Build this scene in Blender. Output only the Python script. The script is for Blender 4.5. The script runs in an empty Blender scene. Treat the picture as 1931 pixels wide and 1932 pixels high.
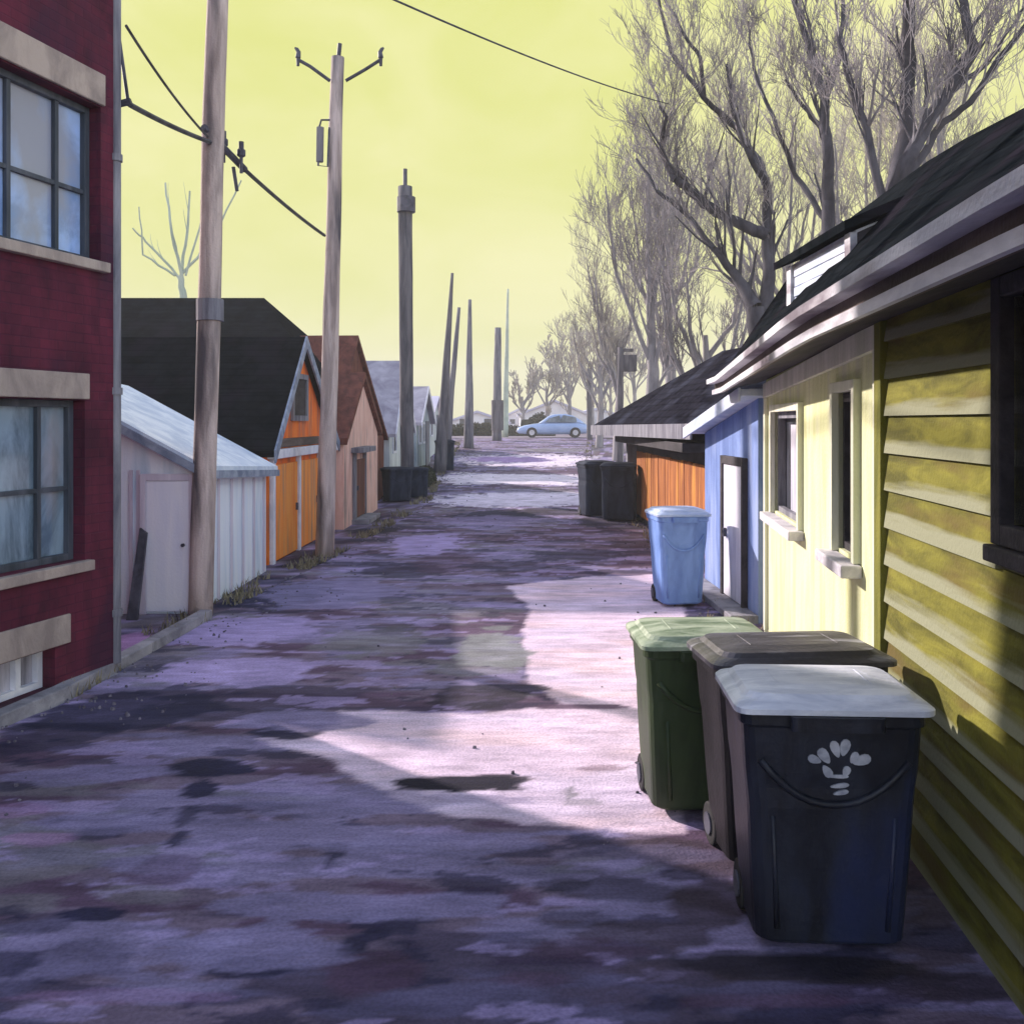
import bpy, math, random
import numpy as np
from mathutils import Vector, Matrix, noise as mn

R = random.Random(7)
sc = bpy.context.scene
COL = sc.collection
EYE = 2.17; F = 1740.0; HX = 965.5; HY = 795.0

def P(px, py, Y):
    """point of the place at distance Y, read off the photograph"""
    return Vector(((px-HX)/F*Y, Y, EYE+(HY-py)/F*Y))
def XX(px, Y): return (px-HX)/F*Y
def gz(y):
    if y <= 22: return 0.0
    if y >= 55: return 1.15
    t = (y-22)/33.0
    return 1.15*(0.35*t*t*(3-2*t)+0.65*t)

# ------------------------------------------------------------------ materials
def lin(c):
    c = c/255.0
    return c/12.92 if c <= .04045 else ((c+.055)/1.055)**2.4
def srgb(r, g, b): return (lin(r), lin(g), lin(b), 1.0)

def mat(name, c1, c2=None, scale=(3, 3, 3), rough=.8, bump=.15, detail=6, c3=None, spec=.3, fine=40, contrast=.25, metal=0, coat=0):
    m = bpy.data.materials.new(name); m.use_nodes = True
    nt = m.node_tree; N = nt.nodes; L = nt.links
    bs = N['Principled BSDF']
    tc = N.new('ShaderNodeTexCoord'); mp = N.new('ShaderNodeMapping')
    mp.inputs['Scale'].default_value = scale
    L.new(tc.outputs['Object'], mp.inputs['Vector'])
    n1 = N.new('ShaderNodeTexNoise'); n1.inputs['Scale'].default_value = 1.0
    n1.inputs['Detail'].default_value = detail; n1.inputs['Roughness'].default_value = .62
    n1.inputs['Distortion'].default_value = .5
    L.new(mp.outputs[0], n1.inputs['Vector'])
    if c2 is None: c2 = tuple(min(1, x*1.5+.01) for x in c1[:3])+(1,)
    r = N.new('ShaderNodeValToRGB')
    r.color_ramp.elements[0].position = .5-contrast/2; r.color_ramp.elements[1].position = .5+contrast/2
    r.color_ramp.elements[0].color = c1; r.color_ramp.elements[1].color = c2
    L.new(n1.outputs['Fac'], r.inputs[0])
    out = r.outputs[0]
    if c3 is not None:
        n2 = N.new('ShaderNodeTexNoise'); n2.inputs['Scale'].default_value = .55; n2.inputs['Detail'].default_value = 5
        L.new(mp.outputs[0], n2.inputs['Vector'])
        r2 = N.new('ShaderNodeValToRGB'); r2.color_ramp.elements[0].position = .52; r2.color_ramp.elements[1].position = .66
        L.new(n2.outputs['Fac'], r2.inputs[0])
        mx = N.new('ShaderNodeMix'); mx.data_type = 'RGBA'
        L.new(r2.outputs[0], mx.inputs[0]); L.new(out, mx.inputs[6]); mx.inputs[7].default_value = c3
        out = mx.outputs[2]
    L.new(out, bs.inputs['Base Color'])
    bs.inputs['Roughness'].default_value = rough
    bs.inputs['Specular IOR Level'].default_value = spec
    bs.inputs['Metallic'].default_value = metal
    bs.inputs['Coat Weight'].default_value = coat
    if bump:
        n3 = N.new('ShaderNodeTexNoise'); n3.inputs['Scale'].default_value = fine; n3.inputs['Detail'].default_value = 4
        L.new(tc.outputs['Object'], n3.inputs['Vector'])
        ad = N.new('ShaderNodeMath'); ad.operation = 'MULTIPLY_ADD'; ad.inputs[1].default_value = 1.0
        L.new(n1.outputs['Fac'], ad.inputs[0]); L.new(n3.outputs['Fac'], ad.inputs[2])
        b = N.new('ShaderNodeBump'); b.inputs['Strength'].default_value = bump; b.inputs['Distance'].default_value = .02
        L.new(ad.outputs[0], b.inputs['Height']); L.new(b.outputs[0], bs.inputs['Normal'])
    return m

V = (6, 6, .8)      # vertical brush-like weathering
M = {}
def defm(k, *a, **kw): M[k] = mat(k, *a, **kw)
defm('timber_pole', (.30, .24, .22, 1), (.60, .50, .46, 1), V, .9, .5, c3=(.09, .08, .09, 1))
defm('dark_pole', (.05, .05, .065, 1), (.16, .15, .16, 1), V, .9, .4)
defm('far_pole', (.09, .09, .12, 1), (.22, .21, .22, 1), V, .9, .3)
defm('iron', (.03, .03, .045, 1), (.09, .09, .12, 1), (5, 5, 5), .6, .1)
defm('wire', (.04, .04, .05, 1), (.09, .09, .1, 1), (5, 5, 5), .7, 0)
defm('bin_black', (.007, .008, .014, 1), (.022, .026, .042, 1), (5, 5, 2), .42, .12, spec=.3, c3=(.018, .026, .075, 1))
defm('bin_black_old', (.005, .0045, .006, 1), (.016, .014, .017, 1), (5, 5, 1.5), .5, .15, spec=.2)
defm('bin_green', (.018, .032, .010, 1), (.04, .065, .022, 1), (5, 5, 1.5), .5, .12, spec=.4)
defm('bin_blue', (.13, .24, .56, 1), (.22, .37, .74, 1), (5, 5, 2), .5, .1, spec=.4)
defm('bin_navy', (.012, .016, .032, 1), (.035, .045, .07, 1), (5, 5, 2), .75, .1, spec=.1)
defm('lid_pale', (.42, .46, .56, 1), (.72, .75, .82, 1), (3, 9, 9), .45, .2, spec=.5)  # light grey-blue lid colour
defm('lid_black', (.03, .028, .035, 1), (.08, .075, .09, 1), (2, 10, 5), .4, .2, spec=.5, c3=(.65, .65, .72, 1))
defm('lid_green', (.14, .2, .12, 1), (.45, .52, .38, 1), (3, 9, 5), .5, .2)
defm('lid_blue', (.3, .42, .68, 1), (.58, .66, .82, 1), (3, 6, 5), .45, .15)
defm('tyre', (.012, .012, .014, 1), (.03, .03, .03, 1), (9, 9, 9), .8, .1)
defm('emblem', (.26, .28, .34, 1), (.48, .50, .56, 1), (14, 14, 14), .6, .1)
defm('olive_post', (.10, .11, .012, 1), (.23, .22, .035, 1), V, .85, .3)
defm('yellow_wall', (.58, .61, .30, 1), (.74, .76, .46, 1), (7, 7, 1.1), .85, .3, c3=(.60, .61, .42, 1))
defm('cream_trim', (.55, .58, .42, 1), (.76, .76, .62, 1), (5, 5, 1), .8, .25)
defm('grey_trim', (.52, .53, .58, 1), (.80, .80, .82, 1), (3, 1.2, 6), .7, .3, c3=(.2, .17, .2, 1))
defm('dark_trim', (.018, .016, .02, 1), (.055, .048, .055, 1), (4, 2, 5), .75, .3)
defm('brown_trim', (.06, .045, .04, 1), (.16, .12, .11, 1), (3, 1, 6), .75, .3)
defm('pale_sill', (.42, .41, .45, 1), (.7, .68, .7, 1), (5, 5, 5), .8, .2)
defm('glass_dark', (.012, .014, .022, 1), (.06, .065, .085, 1), (4, 4, 1.2), .35, 0, spec=.35)
defm('glass_pale', (.18, .18, .22, 1), (.52, .50, .56, 1), (7, 7, .9), .15, 0, spec=.6)
defm('blue_wall', (.12, .19, .42, 1), (.21, .30, .58, 1), (6, 6, 1), .85, .3, c3=(.28, .36, .58, 1))
defm('blue_roof', (.42, .50, .66, 1), (.72, .76, .84, 1), (3, 2, 3), .8, .3)
defm('white_door', (.55, .55, .62, 1), (.80, .79, .84, 1), V, .7, .15)
defm('grey_wood', (.12, .12, .15, 1), (.28, .28, .31, 1), V, .9, .3)
defm('orange_wall', (.86, .15, .02, 1), (.94, .25, .04, 1), (5, 5, 1.2), .85, .3, c3=(.52, .16, .08, 1))
defm('orange_door', (.88, .26, .04, 1), (.94, .38, .08, 1), (7, 7, .8), .8, .25, c3=(.45, .25, .15, 1))
defm('white_trim', (.60, .62, .70, 1), (.82, .83, .88, 1), (4, 4, 3), .8, .2)
defm('blue_grey_trim', (.15, .19, .27, 1), (.34, .39, .48, 1), (4, 4, 4), .8, .2)
defm('pink_wall', (.72, .42, .33, 1), (.88, .60, .50, 1), (6, 6, 1.2), .85, .3, c3=(.4, .28, .25, 1))
defm('brown_roof', (.09, .028, .02, 1), (.19, .06, .04, 1), (5, 5, 2), .9, .3)
defm('rust_door', (.10, .035, .025, 1), (.22, .08, .055, 1), V, .8, .2)
defm('shed_wall', (.76, .84, .94, 1), (.86, .92, .97, 1), (7, 7, .8), .8, .2, c3=(.52, .66, .78, 1))
defm('shed_door', (.80, .82, .92, 1), (.88, .89, .95, 1), (8, 8, .9), .75, .15)
defm('shed_trim', (.55, .50, .60, 1), (.72, .68, .76, 1), V, .8, .15)
defm('shed_roof', (.48, .58, .72, 1), (.74, .82, .9, 1), (3, 3, 3), .75, .25)
defm('ghost_wall', (.46, .50, .52, 1), (.70, .75, .74, 1), (2, 2, .6), .85, .2)
defm('ghost_roof', (.28, .26, .32, 1), (.46, .44, .50, 1), (2, 2, 2), .9, .2)
defm('slate_wall', (.22, .28, .33, 1), (.48, .56, .58, 1), (2, 2, .5), .85, .2)
defm('car_paint', (.30, .42, .66, 1), (.42, .54, .78, 1), (1, 1, 1), .35, 0, spec=.5, coat=.4)
defm('car_glass', (.10, .12, .13, 1), (.22, .25, .27, 1), (2, 2, 2), .2, 0)
defm('chrome', (.5, .5, .55, 1), (.6, .6, .65, 1), (4, 4, 4), .4, 0, metal=.6)
defm('concrete', (.17, .165, .19, 1), (.34, .33, .36, 1), (3, 3, 3), .95, .4)
defm('sandstone', (.26, .215, .20, 1), (.42, .35, .31, 1), (4, 4, 2), .9, .3)
defm('window_frame', (.035, .045, .06, 1), (.09, .10, .13, 1), V, .6, .1)
defm('curtain', (.35, .36, .44, 1), (.62, .60, .66, 1), (9, 9, .6), .9, .1)
defm('bark', (.03, .028, .038, 1), (.09, .085, .10, 1), (3, 3, 1), .95, .4)
defm('bark_grey', (.18, .17, .185, 1), (.32, .30, .30, 1), (3, 3, 1), .95, .2)
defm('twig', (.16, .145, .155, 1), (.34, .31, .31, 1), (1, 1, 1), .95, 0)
defm('twig_far', (.26, .24, .22, 1), (.46, .42, .36, 1), (1, 1, 1), .95, 0)  # far twigs tinted paler to suggest haze
defm('twig_green', (.34, .40, .32, 1), (.5, .55, .44, 1), (1, 1, 1), .95, 0)
defm('hedge', (.02, .022, .012, 1), (.06, .06, .03, 1), (3, 3, 3), .95, 0)
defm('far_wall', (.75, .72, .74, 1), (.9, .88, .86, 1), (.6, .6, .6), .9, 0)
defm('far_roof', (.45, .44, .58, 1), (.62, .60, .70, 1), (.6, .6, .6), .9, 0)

def shingle(name, c1, c2, c3, row=.16):
    m = mat(name, c1, c2, (3, 3, 3), .95, 0, c3=c3, spec=.0)
    nt = m.node_tree; N = nt.nodes; L = nt.links; bs = N['Principled BSDF']
    src = bs.inputs['Base Color'].links[0].from_socket
    tc = N.new('ShaderNodeTexCoord'); sp = N.new('ShaderNodeSeparateXYZ'); L.new(tc.outputs['Object'], sp.inputs[0])
    cb = N.new('ShaderNodeCombineXYZ'); L.new(sp.outputs['Y'], cb.inputs[0]); L.new(sp.outputs['Z'], cb.inputs[1])
    br = N.new('ShaderNodeTexBrick'); L.new(cb.outputs[0], br.inputs['Vector']); br.inputs['Scale'].default_value = 1
    br.inputs['Brick Width'].default_value = .3; br.inputs['Row Height'].default_value = row*.7
    br.inputs['Mortar Size'].default_value = .012
    br.inputs['Color1'].default_value = (1, 1, 1, 1); br.inputs['Color2'].default_value = (.72, .72, .72, 1); br.inputs['Mortar'].default_value = (.4, .4, .4, 1)
    mx = N.new('ShaderNodeMix'); mx.data_type = 'RGBA'; mx.blend_type = 'MULTIPLY'; mx.inputs[0].default_value = .6
    L.new(src, mx.inputs[6]); L.new(br.outputs['Color'], mx.inputs[7]); L.new(mx.outputs[2], bs.inputs['Base Color'])
    b = N.new('ShaderNodeBump'); b.inputs['Strength'].default_value = .5; b.inputs['Distance'].default_value = .02
    L.new(br.outputs['Color'], b.inputs['Height']); L.new(b.outputs[0], bs.inputs['Normal'])
    M[name] = m
shingle('black_roof', (.005, .007, .009, 1), (.014, .017, .020, 1), (.018, .016, .022, 1))
shingle('slate_roof', (.008, .008, .013, 1), (.022, .022, .032, 1), (.035, .038, .055, 1))

def brick_mat():
    m = mat('red_brick', (.060, .007, .022, 1), (.135, .016, .040, 1), (3, 3, 1.6), .85, 0, c3=(.06, .012, .034, 1))
    nt = m.node_tree; N = nt.nodes; L = nt.links; bs = N['Principled BSDF']
    src = bs.inputs['Base Color'].links[0].from_socket
    tc = N.new('ShaderNodeTexCoord'); sp = N.new('ShaderNodeSeparateXYZ'); L.new(tc.outputs['Object'], sp.inputs[0])
    ad = N.new('ShaderNodeMath'); L.new(sp.outputs['X'], ad.inputs[0]); L.new(sp.outputs['Y'], ad.inputs[1])
    cb = N.new('ShaderNodeCombineXYZ'); L.new(ad.outputs[0], cb.inputs[0]); L.new(sp.outputs['Z'], cb.inputs[1])
    br = N.new('ShaderNodeTexBrick'); L.new(cb.outputs[0], br.inputs['Vector']); br.inputs['Scale'].default_value = 1
    br.inputs['Brick Width'].default_value = .23; br.inputs['Row Height'].default_value = .078
    br.inputs['Mortar Size'].default_value = .007; br.inputs['Mortar Smooth'].default_value = .5
    br.inputs['Color1'].default_value = (1, 1, 1, 1); br.inputs['Color2'].default_value = (.7, .75, .85, 1); br.inputs['Mortar'].default_value = (.62, .8, .9, 1)
    mx = N.new('ShaderNodeMix'); mx.data_type = 'RGBA'; mx.blend_type = 'MULTIPLY'; mx.inputs[0].default_value = .8
    L.new(src, mx.inputs[6]); L.new(br.outputs['Color'], mx.inputs[7]); L.new(mx.outputs[2], bs.inputs['Base Color'])
    b = N.new('ShaderNodeBump'); b.inputs['Strength'].default_value = .35; b.inputs['Distance'].default_value = .01
    L.new(br.outputs['Fac'], b.inputs['Height']); b.invert = True; L.new(b.outputs[0], bs.inputs['Normal'])
    M['red_brick'] = m
brick_mat()

def siding_mat():
    """olive lap boards whose lower edges have weathered to a pale grey green"""
    m = mat('olive_siding', (.085, .082, .008, 1), (.21, .20, .024, 1), (2, 2, 9), .85, .25, c3=(.12, .09, .02, 1))
    nt = m.node_tree; N = nt.nodes; L = nt.links; bs = N['Principled BSDF']
    src = bs.inputs['Base Color'].links[0].from_socket
    tc = N.new('ShaderNodeTexCoord'); sp = N.new('ShaderNodeSeparateXYZ'); L.new(tc.outputs['Object'], sp.inputs[0])
    nz = N.new('ShaderNodeTexNoise'); nz.inputs['Scale'].default_value = 1; nz.inputs['Detail'].default_value = 3
    mp = N.new('ShaderNodeMapping'); mp.inputs['Scale'].default_value = (.9, .9, 14); L.new(tc.outputs['Object'], mp.inputs[0]); L.new(mp.outputs[0], nz.inputs['Vector']); nz.inputs['Detail'].default_value = 6
    dv = N.new('ShaderNodeMath'); dv.operation = 'DIVIDE'; dv.inputs[1].default_value = .2; L.new(sp.outputs['Z'], dv.inputs[0])
    fr = N.new('ShaderNodeMath'); fr.operation = 'FRACT'; L.new(dv.outputs[0], fr.inputs[0])
    # fr + (noise-.5)*1.2 < .38 -> pale
    ma = N.new('ShaderNodeMath'); ma.operation = 'MULTIPLY_ADD'; ma.inputs[1].default_value = 1.0; L.new(nz.outputs['Fac'], ma.inputs[0]); L.new(fr.outputs[0], ma.inputs[2])
    rp = N.new('ShaderNodeValToRGB'); rp.color_ramp.elements[0].position = .70; rp.color_ramp.elements[0].color = (1, 1, 1, 1)
    rp.color_ramp.elements[1].position = .92; rp.color_ramp.elements[1].color = (0, 0, 0, 1)
    L.new(ma.outputs[0], rp.inputs[0])
    mx = N.new('ShaderNodeMix'); mx.data_type = 'RGBA'; L.new(rp.outputs[0], mx.inputs[0]); L.new(src, mx.inputs[6])
    mx.inputs[7].default_value = (.26, .27, .17, 1); L.new(mx.outputs[2], bs.inputs['Base Color'])
    M['olive_siding'] = m
siding_mat()

def window_sky_mat():  # blue panes, the reflected sky painted into their colour
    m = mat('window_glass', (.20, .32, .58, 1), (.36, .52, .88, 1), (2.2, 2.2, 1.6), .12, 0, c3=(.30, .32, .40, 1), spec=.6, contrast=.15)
    M['window_glass'] = m
    m = mat('window_glass_low', (.08, .12, .16, 1), (.24, .33, .42, 1), (3, 3, 1.1), .12, 0, c3=(.3, .28, .3, 1), spec=.6, contrast=.2)
    M['window_glass_low'] = m
window_sky_mat()

# ------------------------------------------------------------------ mesh helpers
class MB:
    def __init__(s): s.v = []; s.f = []
    def add(s, vs, fs):
        o = len(s.v); s.v += [tuple(v) for v in vs]; s.f += [tuple(i+o for i in f) for f in fs]; return s
    def quad(s, a, b, c, d): return s.add([a, b, c, d], [(0, 1, 2, 3)])
    def hexa(s, lo, hi):
        """lo, hi: four points each, same order"""
        return s.add(list(lo)+list(hi), [(3, 2, 1, 0), (4, 5, 6, 7), (0, 1, 5, 4), (1, 2, 6, 5), (2, 3, 7, 6), (3, 0, 4, 7)])
    def box(s, x0, x1, y0, y1, z0, z1):
        return s.hexa([(x0, y0, z0), (x1, y0, z0), (x1, y1, z0), (x0, y1, z0)], [(x0, y0, z1), (x1, y0, z1), (x1, y1, z1), (x0, y1, z1)])
    def fbox(s, fr, u0, u1, n0, n1, z0, z1, z0b=None, z1b=None):
        """box in a wall frame; z0b/z1b = heights at u1"""
        z0b = z0 if z0b is None else z0b; z1b = z1 if z1b is None else z1b
        return s.hexa([fr(u0, n0, z0), fr(u1, n0, z0b), fr(u1, n1, z0b), fr(u0, n1, z0)],
                      [fr(u0, n0, z1), fr(u1, n0, z1b), fr(u1, n1, z1b), fr(u0, n1, z1)])
    def tube(s, pts, rad, n=6, cap=True):
        pts = [Vector(p) for p in pts]
        if not isinstance(rad, (list, tuple)): rad = [rad]*len(pts)
        o = len(s.v); k = len(pts)
        prev = None
        for i, p in enumerate(pts):
            d = (pts[min(i+1, k-1)]-pts[max(i-1, 0)])
            if d.length < 1e-9: d = Vector((0, 0, 1))
            d.normalize()
            if prev is None:
                a = Vector((1, 0, 0)) if abs(d.x) < .9 else Vector((0, 1, 0))
                a = (a-d*a.dot(d)).normalized()
            else:
                a = prev-d*prev.dot(d)
                a = a.normalized() if a.length > 1e-6 else Vector((0, 1, 0))
            prev = a; b = d.cross(a)
            for j in range(n):
                t = 2*math.pi*j/n
                s.v.append(tuple(p+a*(math.cos(t)*rad[i])+b*(math.sin(t)*rad[i])))
        for i in range(k-1):
            for j in range(n):
                s.f.append((o+i*n+j, o+i*n+(j+1) % n, o+(i+1)*n+(j+1) % n, o+(i+1)*n+j))
        if cap:
            s.f.append(tuple(o+j for j in reversed(range(n)))); s.f.append(tuple(o+(k-1)*n+j for j in range(n)))
        return s
    def prism(s, poly, vec):
        k = len(poly); vec = Vector(vec); a = [Vector(p) for p in poly]
        return s.add(a+[p+vec for p in a], [tuple(reversed(range(k))), tuple(range(k, 2*k))]+[(i, (i+1) % k, k+(i+1) % k, k+i) for i in range(k)])
    def loft(s, rings, cap=True):
        n = len(rings[0]); o = len(s.v)
        for r in rings: s.v += [tuple(p) for p in r]
        for i in range(len(rings)-1):
            for j in range(n):
                s.f.append((o+i*n+j, o+i*n+(j+1) % n, o+(i+1)*n+(j+1) % n, o+(i+1)*n+j))
        if cap:
            s.f.append(tuple(o+j for j in reversed(range(n)))); s.f.append(tuple(o+(len(rings)-1)*n+j for j in range(n)))
        return s
    def build(s, name, m, parent=None, bevel=0, smooth=False, local=False, recalc=True):
        me = bpy.data.meshes.new(name); me.from_pydata(s.v, [], s.f)
        if recalc and len(s.f) < 60000:
            import bmesh
            bm = bmesh.new(); bm.from_mesh(me); bmesh.ops.recalc_face_normals(bm, faces=bm.faces); bm.to_mesh(me); bm.free()
        me.materials.append(M[m] if isinstance(m, str) else m)
        if smooth:
            for p in me.polygons: p.use_smooth = True
        o = bpy.data.objects.new(name, me); COL.objects.link(o)
        if parent is not None:
            o.parent = parent
            if not local:
                w = Vector((0, 0, 0)); q = parent
                while q is not None: w += q.location; q = q.parent
                o.location = -w
        if bevel:
            b = o.modifiers.new('bevel', 'BEVEL'); b.width = bevel; b.segments = 2; b.limit_method = 'ANGLE'; b.angle_limit = .6
        return o

def frame(O, U, side=1):
    """O origin (x,y), U end (x,y): u along, n to the alley side, z up"""
    O = Vector((O[0], O[1], 0)); D = Vector((U[0], U[1], 0))-O; ln = D.length; D.normalize()
    Nn = Vector((D.y, -D.x, 0))*side
    def fr(u, n, z): return O+D*u+Nn*n+Vector((0, 0, z))
    fr.len = ln; fr.D = D; fr.N = Nn; fr.O = O
    def uat(px):
        k = (px-HX)/F   # X = k*Y
        # O.x+u D.x = k (O.y + u D.y)
        return (k*O.y-O.x)/(D.x-k*D.y)
    fr.u = uat
    return fr
def wall_open(mb, fr, u0, u1, n0, n1, z0, z1, ops):
    us = sorted(set([u0, u1]+[max(u0, min(u1, v)) for o in ops for v in (o[0], o[1])]))
    zs = sorted(set([z0, z1]+[max(z0, min(z1, v)) for o in ops for v in (o[2], o[3])]))
    for a, b in zip(us, us[1:]):
        for c, d in zip(zs, zs[1:]):
            mu, mz = (a+b)/2, (c+d)/2
            if any(o[0] < mu < o[1] and o[2] < mz < o[3] for o in ops): continue
            mb.fbox(fr, a, b, n0, n1, c, d)
def tag(o, label=None, cat=None, group=None, kind=None):
    if label: o['label'] = label
    if cat: o['category'] = cat
    if group: o['group'] = group
    if kind: o['kind'] = kind
    return o
def thing(name, label, cat, loc=(0, 0, 0), rotz=0, group=None):
    o = bpy.data.objects.new(name, None); COL.objects.link(o); o.empty_display_size = .2
    o.location = loc; o.rotation_euler = (0, 0, rotz)
    return tag(o, label, cat, group)
def kids(o): return [c for c in bpy.data.objects if c.parent == o]
def dup(o, loc=None, rotz=None, label=None, group=None, parent=None, scale=None):
    c = o.copy(); COL.objects.link(c)
    if parent is not None: c.parent = parent
    for ch in kids(o): dup(ch, parent=c)
    if loc is not None: c.location = loc
    if rotz is not None: c.rotation_euler = (0, 0, rotz)
    if scale is not None: c.scale = scale
    if label: c['label'] = label
    if group: c['group'] = group
    return c

# ------------------------------------------------------------------ light, sky, camera
SUN_EL = math.radians(23.0); SUN_AZ = math.atan2(-.770, .638)      # from +Y towards +X
sd = Vector((math.sin(SUN_AZ)*math.cos(SUN_EL), math.cos(SUN_AZ)*math.cos(SUN_EL), math.sin(SUN_EL)))
ld = bpy.data.lights.new('sun', 'SUN'); ld.energy = 4.6; ld.angle = math.radians(1.2); ld.color = (1, .87, .84)
lo = bpy.data.objects.new('sun', ld); COL.objects.link(lo); lo.location = (-20, 12, 20)
lo.rotation_euler = (-sd).to_track_quat('-Z', 'Y').to_euler()

w = bpy.data.worlds.new('World'); sc.world = w; w.use_nodes = True
N = w.node_tree.nodes; L = w.node_tree.links; bg = N['Background']
sky = N.new('ShaderNodeTexSky'); sky.sky_type = 'NISHITA'; sky.sun_disc = False
sky.sun_elevation = SUN_EL; sky.sun_rotation = SUN_AZ % (2*math.pi); sky.air_density = 1; sky.dust_density = 1; sky.ozone_density = 3
tc = N.new('ShaderNodeTexCoord'); sep = N.new('ShaderNodeSeparateXYZ'); L.new(tc.outputs['Generated'], sep.inputs[0])
STR = .15
EXPO = .8
# glowing yellow part of the sky: low and ahead; cool lilac sky overhead and behind
nz = N.new('ShaderNodeTexNoise'); nz.inputs['Scale'].default_value = 1.0; nz.inputs['Detail'].default_value = 6; nz.inputs['Distortion'].default_value = .6
mp = N.new('ShaderNodeMapping'); mp.inputs['Scale'].default_value = (5, 3, 9); L.new(tc.outputs['Generated'], mp.inputs[0]); L.new(mp.outputs[0], nz.inputs['Vector'])
yr = N.new('ShaderNodeValToRGB'); e = yr.color_ramp.elements
e[0].position = .36; e[0].color = (.78, .81, .23, 1); e[1].position = .70; e[1].color = (.91, .90, .40, 1)
L.new(nz.outputs['Fac'], yr.inputs[0])
ysc = N.new('ShaderNodeVectorMath'); ysc.operation = 'SCALE'; ysc.name = 'yellow_scale'; ysc.inputs['Scale'].default_value = 1.0/STR/2**EXPO
L.new(yr.outputs[0], ysc.inputs[0])
mrz = N.new('ShaderNodeMapRange'); mrz.inputs['From Min'].default_value = .50; mrz.inputs['From Max'].default_value = .80
mrz.inputs['To Min'].default_value = 1; mrz.inputs['To Max'].default_value = 0; mrz.interpolation_type = 'SMOOTHSTEP'; L.new(sep.outputs['Z'], mrz.inputs['Value'])
mry = N.new('ShaderNodeMapRange'); mry.inputs['From Min'].default_value = .0; mry.inputs['From Max'].default_value = .5; mry.interpolation_type = 'SMOOTHSTEP'
L.new(sep.outputs['Y'], mry.inputs['Value'])
mu = N.new('ShaderNodeMath'); mu.operation = 'MULTIPLY'; L.new(mrz.outputs[0], mu.inputs[0]); L.new(mry.outputs[0], mu.inputs[1])
tint = N.new('ShaderNodeMix'); tint.data_type = 'RGBA'; tint.blend_type = 'MULTIPLY'; tint.inputs[0].default_value = 1
tint.inputs[7].default_value = (3.1, 2.2, 1.75, 1)
L.new(sky.outputs[0], tint.inputs[6])
mx = N.new('ShaderNodeMix'); mx.data_type = 'RGBA'; L.new(mu.outputs[0], mx.inputs[0]); L.new(tint.outputs[2], mx.inputs[6]); L.new(ysc.outputs[0], mx.inputs[7])
L.new(mx.outputs[2], bg.inputs[0]); bg.inputs[1].default_value = STR

cam = bpy.data.cameras.new('camera'); co = bpy.data.objects.new('camera', cam); COL.objects.link(co); sc.camera = co
co.location = (0, 0, EYE); co.rotation_euler = (math.radians(90), 0, 0)
cam.sensor_width = 36; cam.sensor_fit = 'HORIZONTAL'; cam.lens = 36*F/1931; cam.shift_y = -(966-HY)/1931; cam.clip_end = 3000; cam.clip_start = .05
sc.view_settings.view_transform = 'Standard'; sc.view_settings.look = 'None'; sc.view_settings.gamma = 1
sc.view_settings.exposure = EXPO
sc.render.engine = 'CYCLES'
sc.cycles.max_bounces = 6

# ------------------------------------------------------------------ ground
def attr_mat(name, rough=.9):
    m = bpy.data.materials.new(name); m.use_nodes = True; N = m.node_tree.nodes; L = m.node_tree.links; bs = N['Principled BSDF']
    at = N.new('ShaderNodeAttribute'); at.attribute_name = 'tone'
    tc = N.new('ShaderNodeTexCoord'); mp = N.new('ShaderNodeMapping'); mp.inputs['Scale'].default_value = (2.2, 9, 4); L.new(tc.outputs['Object'], mp.inputs[0])
    nz = N.new('ShaderNodeTexNoise'); nz.inputs['Scale'].default_value = 1; nz.inputs['Detail'].default_value = 8; nz.inputs['Roughness'].default_value = .7; L.new(mp.outputs[0], nz.inputs['Vector'])
    rp = N.new('ShaderNodeValToRGB'); rp.color_ramp.elements[0].position = .34; rp.color_ramp.elements[0].color = (.74, .72, .76, 1)
    rp.color_ramp.elements[1].position = .66; rp.color_ramp.elements[1].color = (1.2, 1.18, 1.2, 1); L.new(nz.outputs['Fac'], rp.inputs[0])
    mx = N.new('ShaderNodeMix'); mx.data_type = 'RGBA'; mx.blend_type = 'MULTIPLY'; mx.inputs[0].default_value = 1
    L.new(at.outputs['Color'], mx.inputs[6]); L.new(rp.outputs[0], mx.inputs[7]); L.new(mx.outputs[2], bs.inputs['Base Color'])
    n2 = N.new('ShaderNodeTexNoise'); n2.inputs['Scale'].default_value = 55; n2.inputs['Detail'].default_value = 5; L.new(tc.outputs['Object'], n2.inputs['Vector'])
    r3 = N.new('ShaderNodeValToRGB'); r3.color_ramp.elements[0].position = .35; r3.color_ramp.elements[0].color = (.62, .62, .64, 1)
    r3.color_ramp.elements[1].position = .62; r3.color_ramp.elements[1].color = (1.18, 1.17, 1.16, 1); L.new(n2.outputs['Fac'], r3.inputs[0])
    m3 = N.new('ShaderNodeMix'); m3.data_type = 'RGBA'; m3.blend_type = 'MULTIPLY'; m3.inputs[0].default_value = .45
    L.new(mx.outputs[2], m3.inputs[6]); L.new(r3.outputs[0], m3.inputs[7]); L.new(m3.outputs[2], bs.inputs['Base Color'])
    ad = N.new('ShaderNodeMath'); ad.operation = 'MULTIPLY_ADD'; ad.inputs[1].default_value = 2; L.new(nz.outputs['Fac'], ad.inputs[0]); L.new(n2.outputs['Fac'], ad.inputs[2])
    b = N.new('ShaderNodeBump'); b.inputs['Strength'].default_value = .45; b.inputs['Distance'].default_value = .012; L.new(ad.outputs[0], b.inputs['Height']); L.new(b.outputs[0], bs.inputs['Normal'])
    bs.inputs['Roughness'].default_value = rough; bs.inputs['Specular IOR Level'].default_value = .25
    return m
AM = attr_mat('alley_surface'); GM = attr_mat('verge_soil')

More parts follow.
